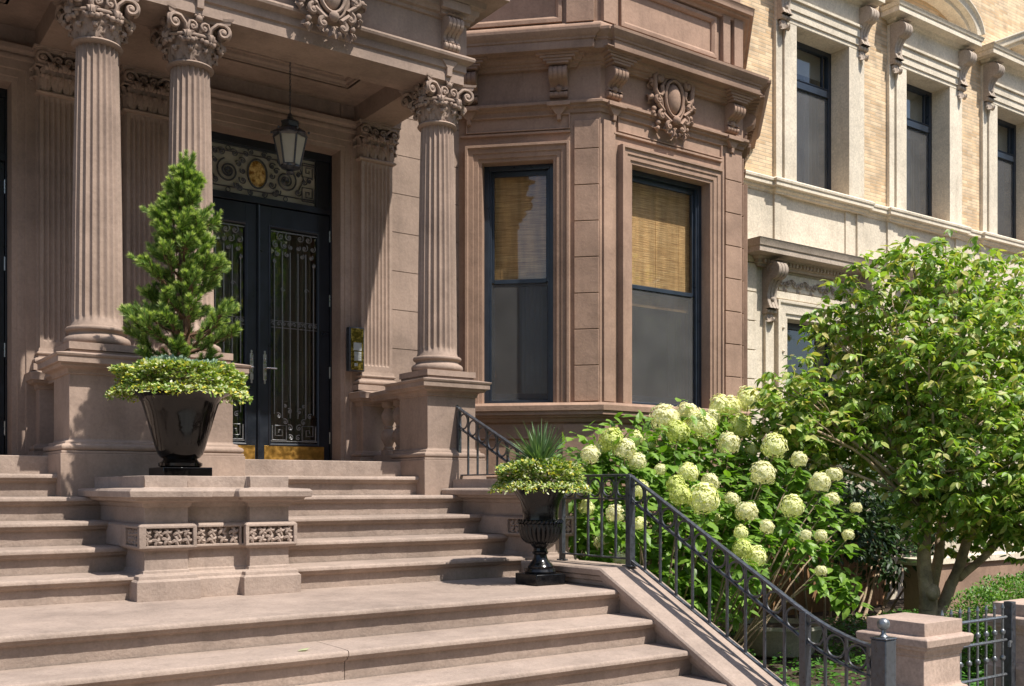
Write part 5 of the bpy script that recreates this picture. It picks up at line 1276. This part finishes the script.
# --- dogwood tree
rnd = random.Random(11)
TB = Vector((9.62, 6.1, G))
tree = thing('garden_tree', tuple(TB), 'spreading green dogwood tree with pale forked trunk in the garden right of the hydrangea', 'tree')
mb = MB()
lobes = []
def L_(px, py, Y, r):   # pixel-measured lobe centres kept as plain numbers below
    return None
LOB = [(7.95, 6.5, 0.95, .34), (8.2, 6.75, 0.35, .38), (8.55, 6.5, 0.75, .50), 
       (9.0, 6.3, 1.95, .38), (9.1, 5.8, 1.25, .50), (9.15, 6.5, 0.65, .55), (9.1, 5.7, 0.25, .48), (9.1, 5.9, -0.2, .32),
       (9.6, 6.3, 2.28, .40), (9.7, 5.8, 1.7, .50), (9.8, 6.4, 1.1, .55), (9.5, 5.5, 0.75, .50), (9.7, 5.4, 0.15, .45), (9.9, 5.7, -0.3, .32),
       (10.3, 6.2, 2.2, .45), (10.4, 5.7, 1.55, .50), (10.5, 6.3, 0.95, .55), (10.1, 5.2, 0.55, .45), (10.5, 5.4, 0.1, .45), (10.7, 5.9, -0.25, .32),
       (11.0, 6.1, 2.15, .45), (11.1, 5.6, 1.4, .5), (11.2, 5.9, 0.7, .5), (11.1, 5.3, 0.15, .45), (11.7, 6.0, 1.7, .5), (11.8, 5.8, 0.8, .5), (11.7, 5.6, 0.1, .4),
       (9.4, 6.9, 1.4, .5), (10.3, 7.0, 1.5, .5), (9.0, 6.9, 0.7, .45), (10.0, 7.0, 0.6, .5), (10.9, 6.9, 0.8, .5), (8.75, 6.6, 1.7, .3), (7.8, 6.35, 0.62, .22), (9.35, 5.6, -0.05, .35), (10.1, 5.4, -0.12, .35), (10.4, 5.5, -0.45, .36), (11.0, 5.4, -0.35, .4), (11.6, 5.6, -0.4, .4), (10.8, 6.4, -0.4, .4)]
stems = [((9.60, 6.1, G-0.05), (9.50, 6.08, -1.22), 0.11, 0.085), ((9.50, 6.08, -1.22), (9.42, 6.05, -0.25), 0.085, 0.055), ((9.62, 6.1, -1.45), (10.05, 6.15, -1.0), 0.075, 0.06), ((10.05, 6.15, -1.0), (10.55, 6.1, -0.2), 0.06, 0.045),
         ((9.60, 6.12, -1.40), (9.95, 6.25, -0.8), 0.07, 0.055), ((9.95, 6.25, -0.8), (10.25, 6.3, -0.1), 0.055, 0.04), ((10.1, 6.1, -0.95), (10.95, 5.9, -0.35), 0.045, 0.03)]
tops = []
for a, b, r0, r1 in stems:
    branch(mb, a, b, r0, r1, rnd, 0.06); tops.append((Vector(b), r1))
tops = [t for t in tops if t[0].z > -0.6]
mb.ball((9.47, 6.0, -1.05), 0.075, 6, 1, 1, 1.2)
obj('trunk', mb, 'bark', tree, ang=60)
mb = MB(); twigs = []
for (x, y, z, r) in LOB:
    c = Vector((x, y, z)); t, tr = min(tops, key=lambda q: (q[0]-c).length+ (0.6 if q[0].z > c.z else 0))
    pts = branch(mb, t, c, tr*0.42, 0.008, rnd, 0.10, 8, 0.05)
    for k in range(5):
        v = rvec(rnd); v.z = abs(v.z)*0.6-0.1; branch(mb, pts[-2-(k % 3)], c+v*r*1.0, 0.008, 0.003, rnd, 0.1, 5)
obj('limb', mb, 'bark', tree, ang=60)
lf = Leaves()
for (x, y, z, r) in LOB:
    c = Vector((x, y, z)); ns = int(108*(r/0.4)**2)
    for k in range(ns):
        v = rvec(rnd); rr = r*(rnd.random()**0.4)*rnd.choice((1, 1, 1, 1.25)); p = c+Vector((v.x*1.1, v.y*1.1, v.z*0.98))*rr
        base_d = rnd.uniform(0, 2*pi); tilt = rnd.uniform(-0.15, 0.35)
        for m in range(rnd.randint(4, 7)):
            a = base_d+m*2*pi/5.5+rnd.uniform(-0.4, 0.4)
            d = Vector((cos(a), sin(a), tilt+rnd.uniform(-1.0, 0.2))).normalized()
            up = Vector((rnd.uniform(-0.7, 0.7), rnd.uniform(-1.0, 0.3), 1)); S = rnd.uniform(0.055, 0.12)
            lf.leaf(p+d*0.012, d, up, S, S*rnd.uniform(0.5, 0.72), 0.4, rnd.uniform(0.15, 0.6))
lf.obj('crown', 'leaf', tree)

# --- hydrangea
rnd = random.Random(5)
HB = (7.0, 6.9, G)
hyd = thing('hydrangea_bush', HB, 'large hydrangea bush full of pale lime and cream flower heads behind the iron railing', 'bush')
HEADS = [(682,424,8,7.5),(712,418,8,7.5),(601,448,7,7.1),(590,455,9,6.7),(612,441,12,7.0),(624,450,11,6.95),(637,462,9,6.9),(635,439,8,7.4),(649,444,8,7.4),(665,419,14,7.3),(677,433,12,7.1),(688,414,12,7.4),(702,427,14,7.2),(720,407,11,7.6),(731,407,10,7.6),(748,400,12,7.6),(740,427,12,7.2),(770,399,12,7.5),(729,444,11,7.0),(751,450,6,7.1),(774,447,12,6.8),(799,460,8,6.7),(821,460,7,7.0),(763,474,12,6.5),(688,473,10,6.5),(676,485,9,6.4),(710,483,9,6.5),(681,496,11,6.2),(704,500,15,6.1),(732,500,8,6.4),(747,512,11,6.2),(792,507,11,6.2),(834,475,8,6.5),(820,483,10,6.3),(831,500,8,6.4),(767,527,7,6.2),(741,533,7,6.0),(743,550,10,5.8),(756,557,10,5.8),(805,536,6,6.1),(821,536,6,6.2),(848,535,6,6.4),(821,571,6,6.0),(586,508,8,6.9),(615,514,9,6.6),(640,524,7,6.1),(602,542,8,6.7),(620,559,7,6.5),(640,490,9,6.3),(762,466,5,6.9),(856,508,6,6.6),(718,520,6,6.6),(660,470,6,6.9)]
def unproject(px, py, Y):
    u = (px-512)/1030; a = 0.5797+0.8148*u; b = 0.8148-0.5797*u; d = Y/b; return Vector((d*a, Y, (488-py)*d/1030)), d
def head_mesh(seed, tall):
    r_ = random.Random(seed); l = Leaves(); n = 340
    for i in range(n):
        t = (i+0.5)/n; zc = 1-2*t*0.86; a = i*2.39996
        rr = sqrt(max(0, 1-zc*zc)); v = Vector((rr*cos(a), rr*sin(a), zc))
        lump = 1+0.16*noise.noise(v*2.6+Vector((seed*3.3, 0, 0)))*2+r_.uniform(-0.07, 0.09)
        cen = Vector((v.x*lump*(1-0.18*max(0, zc)*(tall-1)*2), v.y*lump*(1-0.18*max(0, zc)*(tall-1)*2), v.z*tall*lump))
        if r_.random() < 0.07: continue
        a0 = r_.uniform(0, 6.28); t1 = v.orthogonal().normalized(); t2 = v.cross(t1); nn = (v+rvec(r_)*0.35).normalized()
        S = r_.uniform(0.11, 0.165)
        for k in range(4):
            an = a0+k*pi/2; d = (t1*cos(an)+t2*sin(an)+nn*0.10).normalized()
            l.leaf(cen, d, nn, S, S*1.25, 0.1, r_.uniform(0.0, 0.25))
    return l.mesh('flower_head', (0, 0, 0))
hm = {}
for i, (k, tall) in enumerate((('flower', 1.0), ('flower', 1.1), ('flowerlime', 1.1), ('flowercream', 1.05), ('flowercream', 0.9))):
    me = head_mesh(i, tall); me.materials.append(M[k]); hm[i] = me
lf = Leaves(); stems_mb = MB()
hpts = []
for i, (px, py, r, Y) in enumerate(HEADS):
    Y -= 0.22 if px < 760 else 0.5
    c, d = unproject(px, py, Y); R = r*d/1030*0.96
    lime = (px, py) in ((612, 441), (677, 433), (770, 399), (740, 427), (676, 485), (681, 496), (743, 550))
    k = 2 if lime else rnd.choice((0, 1, 1, 3, 4, 3))
    o = inst('flower_head', hm[k], 'flower', hyd, tuple(c), rnd.uniform(0, 6), (R, R, R))
    o.rotation_euler = (rnd.uniform(-0.35, 0.1), rnd.uniform(-0.3, 0.3), rnd.uniform(0, 6))
    hpts.append((c, R))
    base = Vector((6.9+(c.x-7)*0.35, 7.0+(c.y-6.8)*0.3, G))
    branch(stems_mb, base, c-Vector((0, 0, R*0.5)), 0.011, 0.005, rnd, 0.08, 8, 0.02)
    for m in range(26):
        a = rnd.uniform(0, 2*pi); d_ = Vector((cos(a), sin(a), rnd.uniform(-0.6, 0.3)))
        p = c+Vector((rnd.uniform(-1, 1)*R*0.4, rnd.uniform(0, 1)*R*0.4, -R*rnd.uniform(0.8, 3.2)))+d_*R*0.3
        S = rnd.uniform(0.10, 0.15); lf.leaf(p, d_, Vector((rnd.uniform(-.3, .3), rnd.uniform(-.5, .1), 1)), S, S*0.6, 0.35, rnd.uniform(0.1, 0.4))
blobs = [(6.0, 7.1, -0.05, .55), (6.5, 7.2, 0.10, .6), (7.1, 7.3, 0.15, .65), (7.8, 7.4, 0.2, .6), (8.3, 7.2, 0.0, .55), (6.1, 6.9, -0.7, .55), (6.6, 6.7, -0.45, .6), (7.1, 6.8, -0.35, .6), (7.7, 6.9, -0.35, .6), (8.3, 6.8, -0.4, .5), (8.8, 7.0, -0.15, .38), (5.75, 6.9, -0.45, .35), (6.2, 6.5, -1.0, .4), (6.6, 6.5, -1.1, .35), (7.0, 6.5, -0.85, .35), (5.9, 7.0, -1.1, .35)]
for (x, y, z, r) in blobs:
    c = Vector((x, y, z))
    for k in range(int(430*(r/0.55)**2)):
        v = rvec(rnd); p = c+v*r*(rnd.random()**0.45)*rnd.choice((1, 1, 1.12))
        if p.x < 5.35 or (p-Vector((7.25, 8.5, p.z))).y > 0.05: continue
        out = Vector((v.x, v.y-0.3, v.z*0.4)); d_ = (out+rvec(rnd)*0.7); d_.z -= 0.25
        S = rnd.uniform(0.09, 0.15); lf.leaf(p, d_.normalized(), Vector((rnd.uniform(-.4, .4), rnd.uniform(-.7, .1), 1)), S, S*0.58, 0.35, rnd.uniform(0.1, 0.4))
for (x, y, z) in ((8.35, 6.3, -0.85), (8.2, 6.1, -1.0)):      # low sprig hanging over the planter
    for k in range(60):
        p = Vector((x, y, z))+rvec(rnd)*0.22*rnd.random(); d_ = rvec(rnd); d_.z = -abs(d_.z)*0.5
        lf.leaf(p, d_, Vector((0, -0.3, 1)), 0.13, 0.075, 0.3, 0.3)
lf.obj('foliage', 'hleaf', hyd); obj('stem', stems_mb, 'bark', hyd, ang=60)

# --- dwarf pine in the planter
rnd = random.Random(3)
pine = thing('dwarf_pine', (px_, py_, 0.70), 'small bushy pine with upturned bright shoots growing in the glossy black planter', 'tree')
mb = MB(); sh = Leaves(); tip = Leaves()
trunkp = branch(mb, (px_+0.02, py_, 0.66), (px_+0.05, py_+0.03, 2.26), 0.030, 0.008, rnd, 0.05, 14)
def needle(l, p, d, L, w):
    side = d.cross(rvec(rnd)).normalized()*w; o = len(l.v)
    l.v += [tuple(p-side), tuple(p+side), tuple(p+d*L)]; l.f.append((o, o+1, o+2))
def shoot(p, d, L):
    d = d.normalized(); n = int(L/0.00085)
    for i in range(n):
        t = i/n; c = p+d*L*t; a = rvec(rnd); nd = (d*(0.75+0.35*t)+(a-d*a.dot(d))*1.0).normalized()
        needle(sh, c, nd, rnd.uniform(0.045, 0.066)*(1-0.25*t), 0.0029)
    q = p+d*L
    for i in range(44):
        a = rvec(rnd); needle(tip, q-d*0.012*rnd.random(), (d*1.3+a*0.55).normalized(), rnd.uniform(0.030, 0.048), 0.0034)
    mb.tube([p-d*0.03, q], 0.004, 5, 0.003)
whorls = [(0.84, 0.32, 9), (0.96, 0.36, 10), (1.08, 0.33, 10), (1.20, 0.28, 10), (1.32, 0.27, 10), (1.44, 0.27, 10), (1.56, 0.26, 10), (1.68, 0.28, 10), (1.78, 0.25, 9), (1.88, 0.17, 8), (1.98, 0.11, 7), (2.08, 0.07, 6), (2.17, 0.04, 5)]
for z, R, n in whorls:
    a0 = rnd.uniform(0, 6)
    for k in range(max(3, int(n*0.8))):
        a = a0+2*pi*k/max(3, int(n*0.8))+rnd.uniform(-0.35, 0.35); r = R*rnd.uniform(0.4, 1.05)
        if 1.1 < z < 1.45 and cos(a) > 0.2 and rnd.random() < 0.45: continue
        if z < 1.0 and abs(cos(a)) > 0.5 and rnd.random() < 0.2: continue
        t = (z-0.66)/1.6; tp = trunkp[min(14, int(t*14))]
        p0 = Vector((tp.x, tp.y, z)); e = Vector((tp.x+r*cos(a), tp.y+r*sin(a), z+r*rnd.uniform(0.2, 0.8)))
        pts = branch(mb, p0, e, 0.011, 0.005, rnd, 0.08, 7, -0.05)
        for m in range(2, 8):
            q = pts[m]
            for s_ in range(2 if m < 7 else 3):
                d = Vector((cos(a+rnd.uniform(-1.0, 1.0)), sin(a+rnd.uniform(-1.0, 1.0)), rnd.uniform(0.35, 1.3)))
                if m < 5 and rnd.random() < 0.55: continue
                shoot(q+rvec(rnd)*0.015, d, rnd.uniform(0.06, 0.115))
for k in range(5): shoot(Vector((px_+0.05, py_+0.03, 2.24))+rvec(rnd)*0.03, Vector((rnd.uniform(-.3, .3), rnd.uniform(-.3, .3), 1)), 0.12)
shoot(Vector((px_+0.05, py_+0.03, 2.26)), Vector((0.02, 0, 1)), 0.13)
obj('trunk', mb, 'pinebark', pine, ang=60); sh.obj('foliage', 'needle', pine); tip.obj('new_growth', 'newneedle', pine)

# --- creeping plants round the rims
def creeper(name, cx, cy, z, R, H, n, label, seed, silver=False, S0=0.026):
    r_ = random.Random(seed); T = thing(name, (cx, cy, z), label, 'plant'); l = Leaves(); sv = Leaves()
    for i in range(n):
        v = rvec(r_); a = atan2(v.y, v.x); rho = sqrt(v.x*v.x+v.y*v.y)**0.75; vz = (abs(v.z)**0.85)*(1 if v.z > 0 else -1)
        k = (1+0.22*noise.noise(Vector((v.x*3.2, v.y*3.2, v.z*2+seed)))+0.10*noise.noise(Vector((v.x*8, v.y*8, v.z*6+seed))))*(0.80+0.22*r_.random()**0.5)
        p = Vector((cx+R*rho*k*cos(a), cy+R*rho*k*sin(a), z+H*0.5+H*0.5*vz*k))
        t = rho; d = Vector((v.x+r_.uniform(-.7, .7), v.y+r_.uniform(-.7, .7), v.z*0.5+r_.uniform(-0.2, 0.7)))
        S = r_.uniform(0.6, 1.35)*S0
        (sv if silver and p.z > z+H*0.55 and abs((a % (2*pi))-4.4) < 1.1 and t < 0.75 else l).leaf(p, d, Vector((cos(a)*0.5, sin(a)*0.5-0.3, 1))+rvec(r_)*0.5, S, S*0.75, 0.2, 0.1)
    for i in range(int(n*0.03)):     # trailing sprigs
        a = r_.uniform(0, 2*pi); ln = r_.uniform(0.03, 0.11)
        for k in range(7):
            t = k/7; p = Vector((cx+(R+ln*t)*cos(a), cy+(R+ln*t)*sin(a), z+0.03+0.04*sin(t*3)-ln*t*0.7)); l.leaf(p, rvec(r_), Vector((0, -.5, 1)), S0, S0*0.7, 0.2, 0.1)
    l.obj('foliage', 'sedum', T)
    if silver: sv.obj('silver_foliage', 'silverleaf', T)
    return T
creeper('creeping_plant', px_, py_, 0.645, 0.41, 0.25, 13000, 'yellow green creeping plant spilling over the rim of the tall pine planter', 2, True)
creeper('creeping_plant', ux, uy, -0.02, 0.30, 0.23, 10000, 'yellow green sedum spilling over the rim of the ribbed urn', 9, S0=0.024)
yf = Leaves(); r_ = random.Random(8)
for i in range(700):
    a = r_.uniform(-0.9, 0.7); rr = r_.uniform(0.14, 0.33); p = Vector((ux+rr*cos(a), uy+rr*sin(a), 0.05+0.10*r_.random())); yf.leaf(p, rvec(r_)+Vector((0, 0, .5)), Vector((0, -.4, 1)), 0.02, 0.016, 0.1, 0.1)
# --- spiky plant in the urn
rnd = random.Random(21)
sp = thing('spiky_plant', (ux+0.01, uy+0.02, 0.02), 'spiky dark green plant fanning out above the sedum in the ribbed urn', 'plant')
for k in range(1):
    mb = MB()
    for i in range(120):
        a = rnd.uniform(0, 2*pi); el = radians(rnd.uniform(15, 85)); L = rnd.uniform(0.31, 0.42)*(0.9 if el > 1.3 else 1); dr = rnd.uniform(0.05, 0.45)
        d = Vector((cos(a)*cos(el), sin(a)*cos(el), sin(el))); side = Vector((-sin(a), cos(a), 0)); up = side.cross(d)
        if up.z > 0: up = -up
        vs = []; n = 7; p0 = Vector((ux+0.01, uy+0.02, 0.13+rnd.random()*0.05))
        for m in range(n+1):
            t = m/n; c = p0+d*L*t+Vector((0, 0, -1))*dr*L*t*t*cos(el)*1.2; w = 0.0145*(0.55+1.2*t if t < 0.35 else (1-t)*1.5+0.02)
            vs += [tuple(c-side*w), tuple(c+up*w*0.45), tuple(c+side*w)]
        o = []
        for m in range(n): o += [(3*m, 3*m+1, 3*m+4, 3*m+3), (3*m+1, 3*m+2, 3*m+5, 3*m+4)]
        mb.add(vs, o)
    obj('foliage', mb, 'blade', sp, recalc=False)

# --- hedge, ground cover, small plants
rnd = random.Random(31)
hd = thing('box_hedge', (9.4, 5.1, G), 'small rounded boxwood bush beside the tree trunk behind the iron gate', 'bush')
lf = Leaves()
for (x, y, z, r) in ((8.72, 5.05, -1.18, .30), (9.15, 5.1, -1.12, .33), (9.6, 5.15, -1.15, .33), (10.1, 5.2, -1.1, .34), (8.8, 5.1, -1.45, .28), (9.4, 5.1, -1.45, .3), (10.0, 5.15, -1.45, .3)):
    for k in range(2600):
        v = rvec(rnd); p = Vector((x, y, z))+v*r*(rnd.random()**0.2); S = rnd.uniform(0.022, 0.036)
        lf.leaf(p, (v+rvec(rnd)*0.8), Vector((0, -0.3, 1))+rvec(rnd)*0.4, S, S*0.7, 0.2, 0.1)
lf.obj('foliage', 'hedge', hd)
mb = MB(); 
for k in range(8): branch(mb, (9.4+rnd.uniform(-.4, .4), 5.1, G), (9.4+rnd.uniform(-.7, .7), 5.1+rnd.uniform(-.15, .15), -1.2), 0.012, 0.006, rnd)
obj('stem', mb, 'bark', hd)
lf = Leaves()
for k in range(26000):
    x = rnd.uniform(5.35, 12.5); y = rnd.uniform(4.2, 8.1)
    dens = noise.noise(Vector((x*1.3, y*1.3, 4)))
    if dens < -0.12 and rnd.random() < 0.85: continue
    if (x-8.45)**2+(y-7.1)**2 < 0.2: continue
    h = 0.13+0.12*noise.noise(Vector((x*2.5, y*2.5, 1)))
    p = Vector((x, y, G+max(0.02, h*rnd.random()))); d = rvec(rnd); d.z = abs(d.z)*0.4
    S = rnd.uniform(0.035, 0.06); lf.leaf(p, d, Vector((rnd.uniform(-.4, .4), rnd.uniform(-.5, .3), 1)), S, S*0.75, 0.2, 0.15)
tag(lf.obj('ground_cover', 'cover', loc=(8, 6, G)), 'low leafy green ground cover spread over the front garden soil', 'ground cover', kind='stuff')


# --- planting and fence at the back of the garden
rnd = random.Random(77)
fn = thing('board_fence', (11.0, 9.2, G), 'low brown vertical board fence in the shade behind the hydrangea bush', 'fence')
mb = MB(); x = 9.75
while x < 13.2:
    mb.box(x, x+0.135, 9.18+rnd.uniform(-.004, .004), 9.21, G, -0.62+rnd.uniform(-.01, .01)); x += 0.142
obj('board_panel', mb, 'board', fn)
mb = MB(); mb.box(9.75, 13.2, 9.15, 9.24, -0.61, -0.57); obj('rail', mb, 'board', fn)
sh_ = thing('garden_shrub', (10.6, 8.3, G), 'leafy shrub with shade put into its dark leaf colour, between the hydrangea and the tree trunk', 'bush')
lf = Leaves(); mb = MB()
for (x, y, z, r) in ((10.2, 8.2, -0.2, .5), (10.9, 8.3, -0.45, .5), (11.5, 8.3, -0.5, .45), (11.9, 8.5, -0.2, .5), (11.2, 8.2, 0.1, .5), (12.5, 8.6, -0.5, .4), (9.7, 8.2, 0.1, .45), (12.2, 8.4, -0.9, .45), (13.0, 8.6, -0.2, .5), (13.6, 8.7, -0.5, .5), (14.3, 8.8, -0.3, .5), (12.9, 8.5, 0.3, .5), (13.9, 8.8, 0.4, .5), (15.0, 8.9, 0.0, .5)):
    branch(mb, (10.6+(x-10.6)*0.4, 8.3, G), (x, y, z), 0.018, 0.006, rnd)
    for k in range(420):
        v = rvec(rnd); S_ = rnd.uniform(0.08, 0.13); lf.leaf(Vector((x, y, z))+v*r*rnd.random()**0.4, v+rvec(rnd)*0.7, Vector((rnd.uniform(-.4, .4), -0.3, 1)), S_, S_*0.6, 0.3, 0.2)
lf.obj('foliage', 'shadeleaf', sh_); obj('stem', mb, 'bark', sh_, ang=60)

# --- the far side of the street, seen mirrored in the glass
rnd = random.Random(90)
for i in range(5):
    x0 = -26+i*14.0
    H_ = (18.5, 19.2, 18.0, 19.4, 18.6)[i]
    hs = thing('facing_house', (x0+7, -24, G), ('brown', 'dark red', 'tan', 'grey', 'russet')[i]+' row house on the far side of the street behind the viewer', 'house', 'houses across the street')
    mb = MB(); mb.box(x0, x0+13.9, -30, -24, G, G+H_); mb.box(x0, x0+13.9, -24, -23.6, G+H_-0.9, G+H_); obj('wall', mb, 'facing', hs)
    mb = MB()
    for r in range(6):
        for c in range(5): mb.box(x0+1.2+c*2.6, x0+2.4+c*2.6, -24, -23.97, G+1.5+r*2.9, G+3.6+r*2.9)
    obj('window', mb, 'frame', hs)
for i, (x, y) in enumerate(((-7, -9.5), (2.5, -10.5), (11.5, -9.0), (21, -10.0), (31, -9.6))):
    t = thing('street_tree', (x, y, G), ('tall', 'broad', 'leaning', 'slender', 'dense')[i]+' leafy street tree across the road behind the viewer', 'tree', 'trees across the street')
    mb = MB(); branch(mb, (x, y, G), (x+0.3, y, 3.2), 0.2, 0.13, rnd); lf = Leaves()
    for k in range(16):
        c = Vector((x+rnd.uniform(-2.6, 2.6), y+rnd.uniform(-1.8, 1.8), rnd.uniform(2.6, 8.0))); branch(mb, (x+0.3, y, 3.0), tuple(c), 0.08, 0.02, rnd)
        for m in range(260):
            v = rvec(rnd); lf.leaf(c+v*1.25*rnd.random()**0.4, v+rvec(rnd), Vector((0, 0, 1))+rvec(rnd)*0.4, 0.26, 0.18, 0.2, 0.2)
    obj('trunk', mb, 'bark', t, ang=60); lf.obj('crown', 'leaf', t)

# ================================================================== LIGHT, SKY, CAMERA
bpy.context.view_layer.update()
for o in list(bpy.context.scene.objects):
    if o.parent is None: o.location.z += EYE
scene = bpy.context.scene
S = Vector((0.217, -0.58, 1.0)).normalized()
ld = bpy.data.lights.new('sun', 'SUN'); ld.energy = 4.9; ld.angle = radians(0.53); ld.color = (1.0, 0.955, 0.88)
lo = bpy.data.objects.new('sun', ld); C.objects.link(lo); lo.rotation_euler = S.to_track_quat('Z', 'Y').to_euler(); lo.location = (5, -5, 15)
w = bpy.data.worlds.new('World'); scene.world = w; w.use_nodes = True
nt = w.node_tree; bg = nt.nodes['Background']; sky = nt.nodes.new('ShaderNodeTexSky'); sky.sky_type = 'NISHITA'; sky.sun_disc = False
sky.sun_elevation = math.asin(S.z); sky.sun_rotation = atan2(S.x, S.y); sky.air_density = 1.0; sky.dust_density = 1.2
nt.links.new(sky.outputs[0], bg.inputs['Color']); bg.inputs['Strength'].default_value = 0.14
cd = bpy.data.cameras.new('camera'); co = bpy.data.objects.new('camera', cd); C.objects.link(co); scene.camera = co
co.location = (0, 0, EYE); co.rotation_euler = (radians(90), 0, -atan2(0.5797, 0.8148))
cd.sensor_width = 36; cd.lens = 1030/1024*36; cd.shift_y = (488-343)/1024; cd.clip_end = 500; cd.clip_start = 0.05
scene.view_settings.view_transform = 'Standard'; scene.view_settings.look = 'None'; scene.view_settings.exposure = 0.5; scene.view_settings.gamma = 1
scene.render.engine = 'CYCLES'
scene.cycles.max_bounces = 8; scene.cycles.transparent_max_bounces = 16; scene.cycles.diffuse_bounces = 4
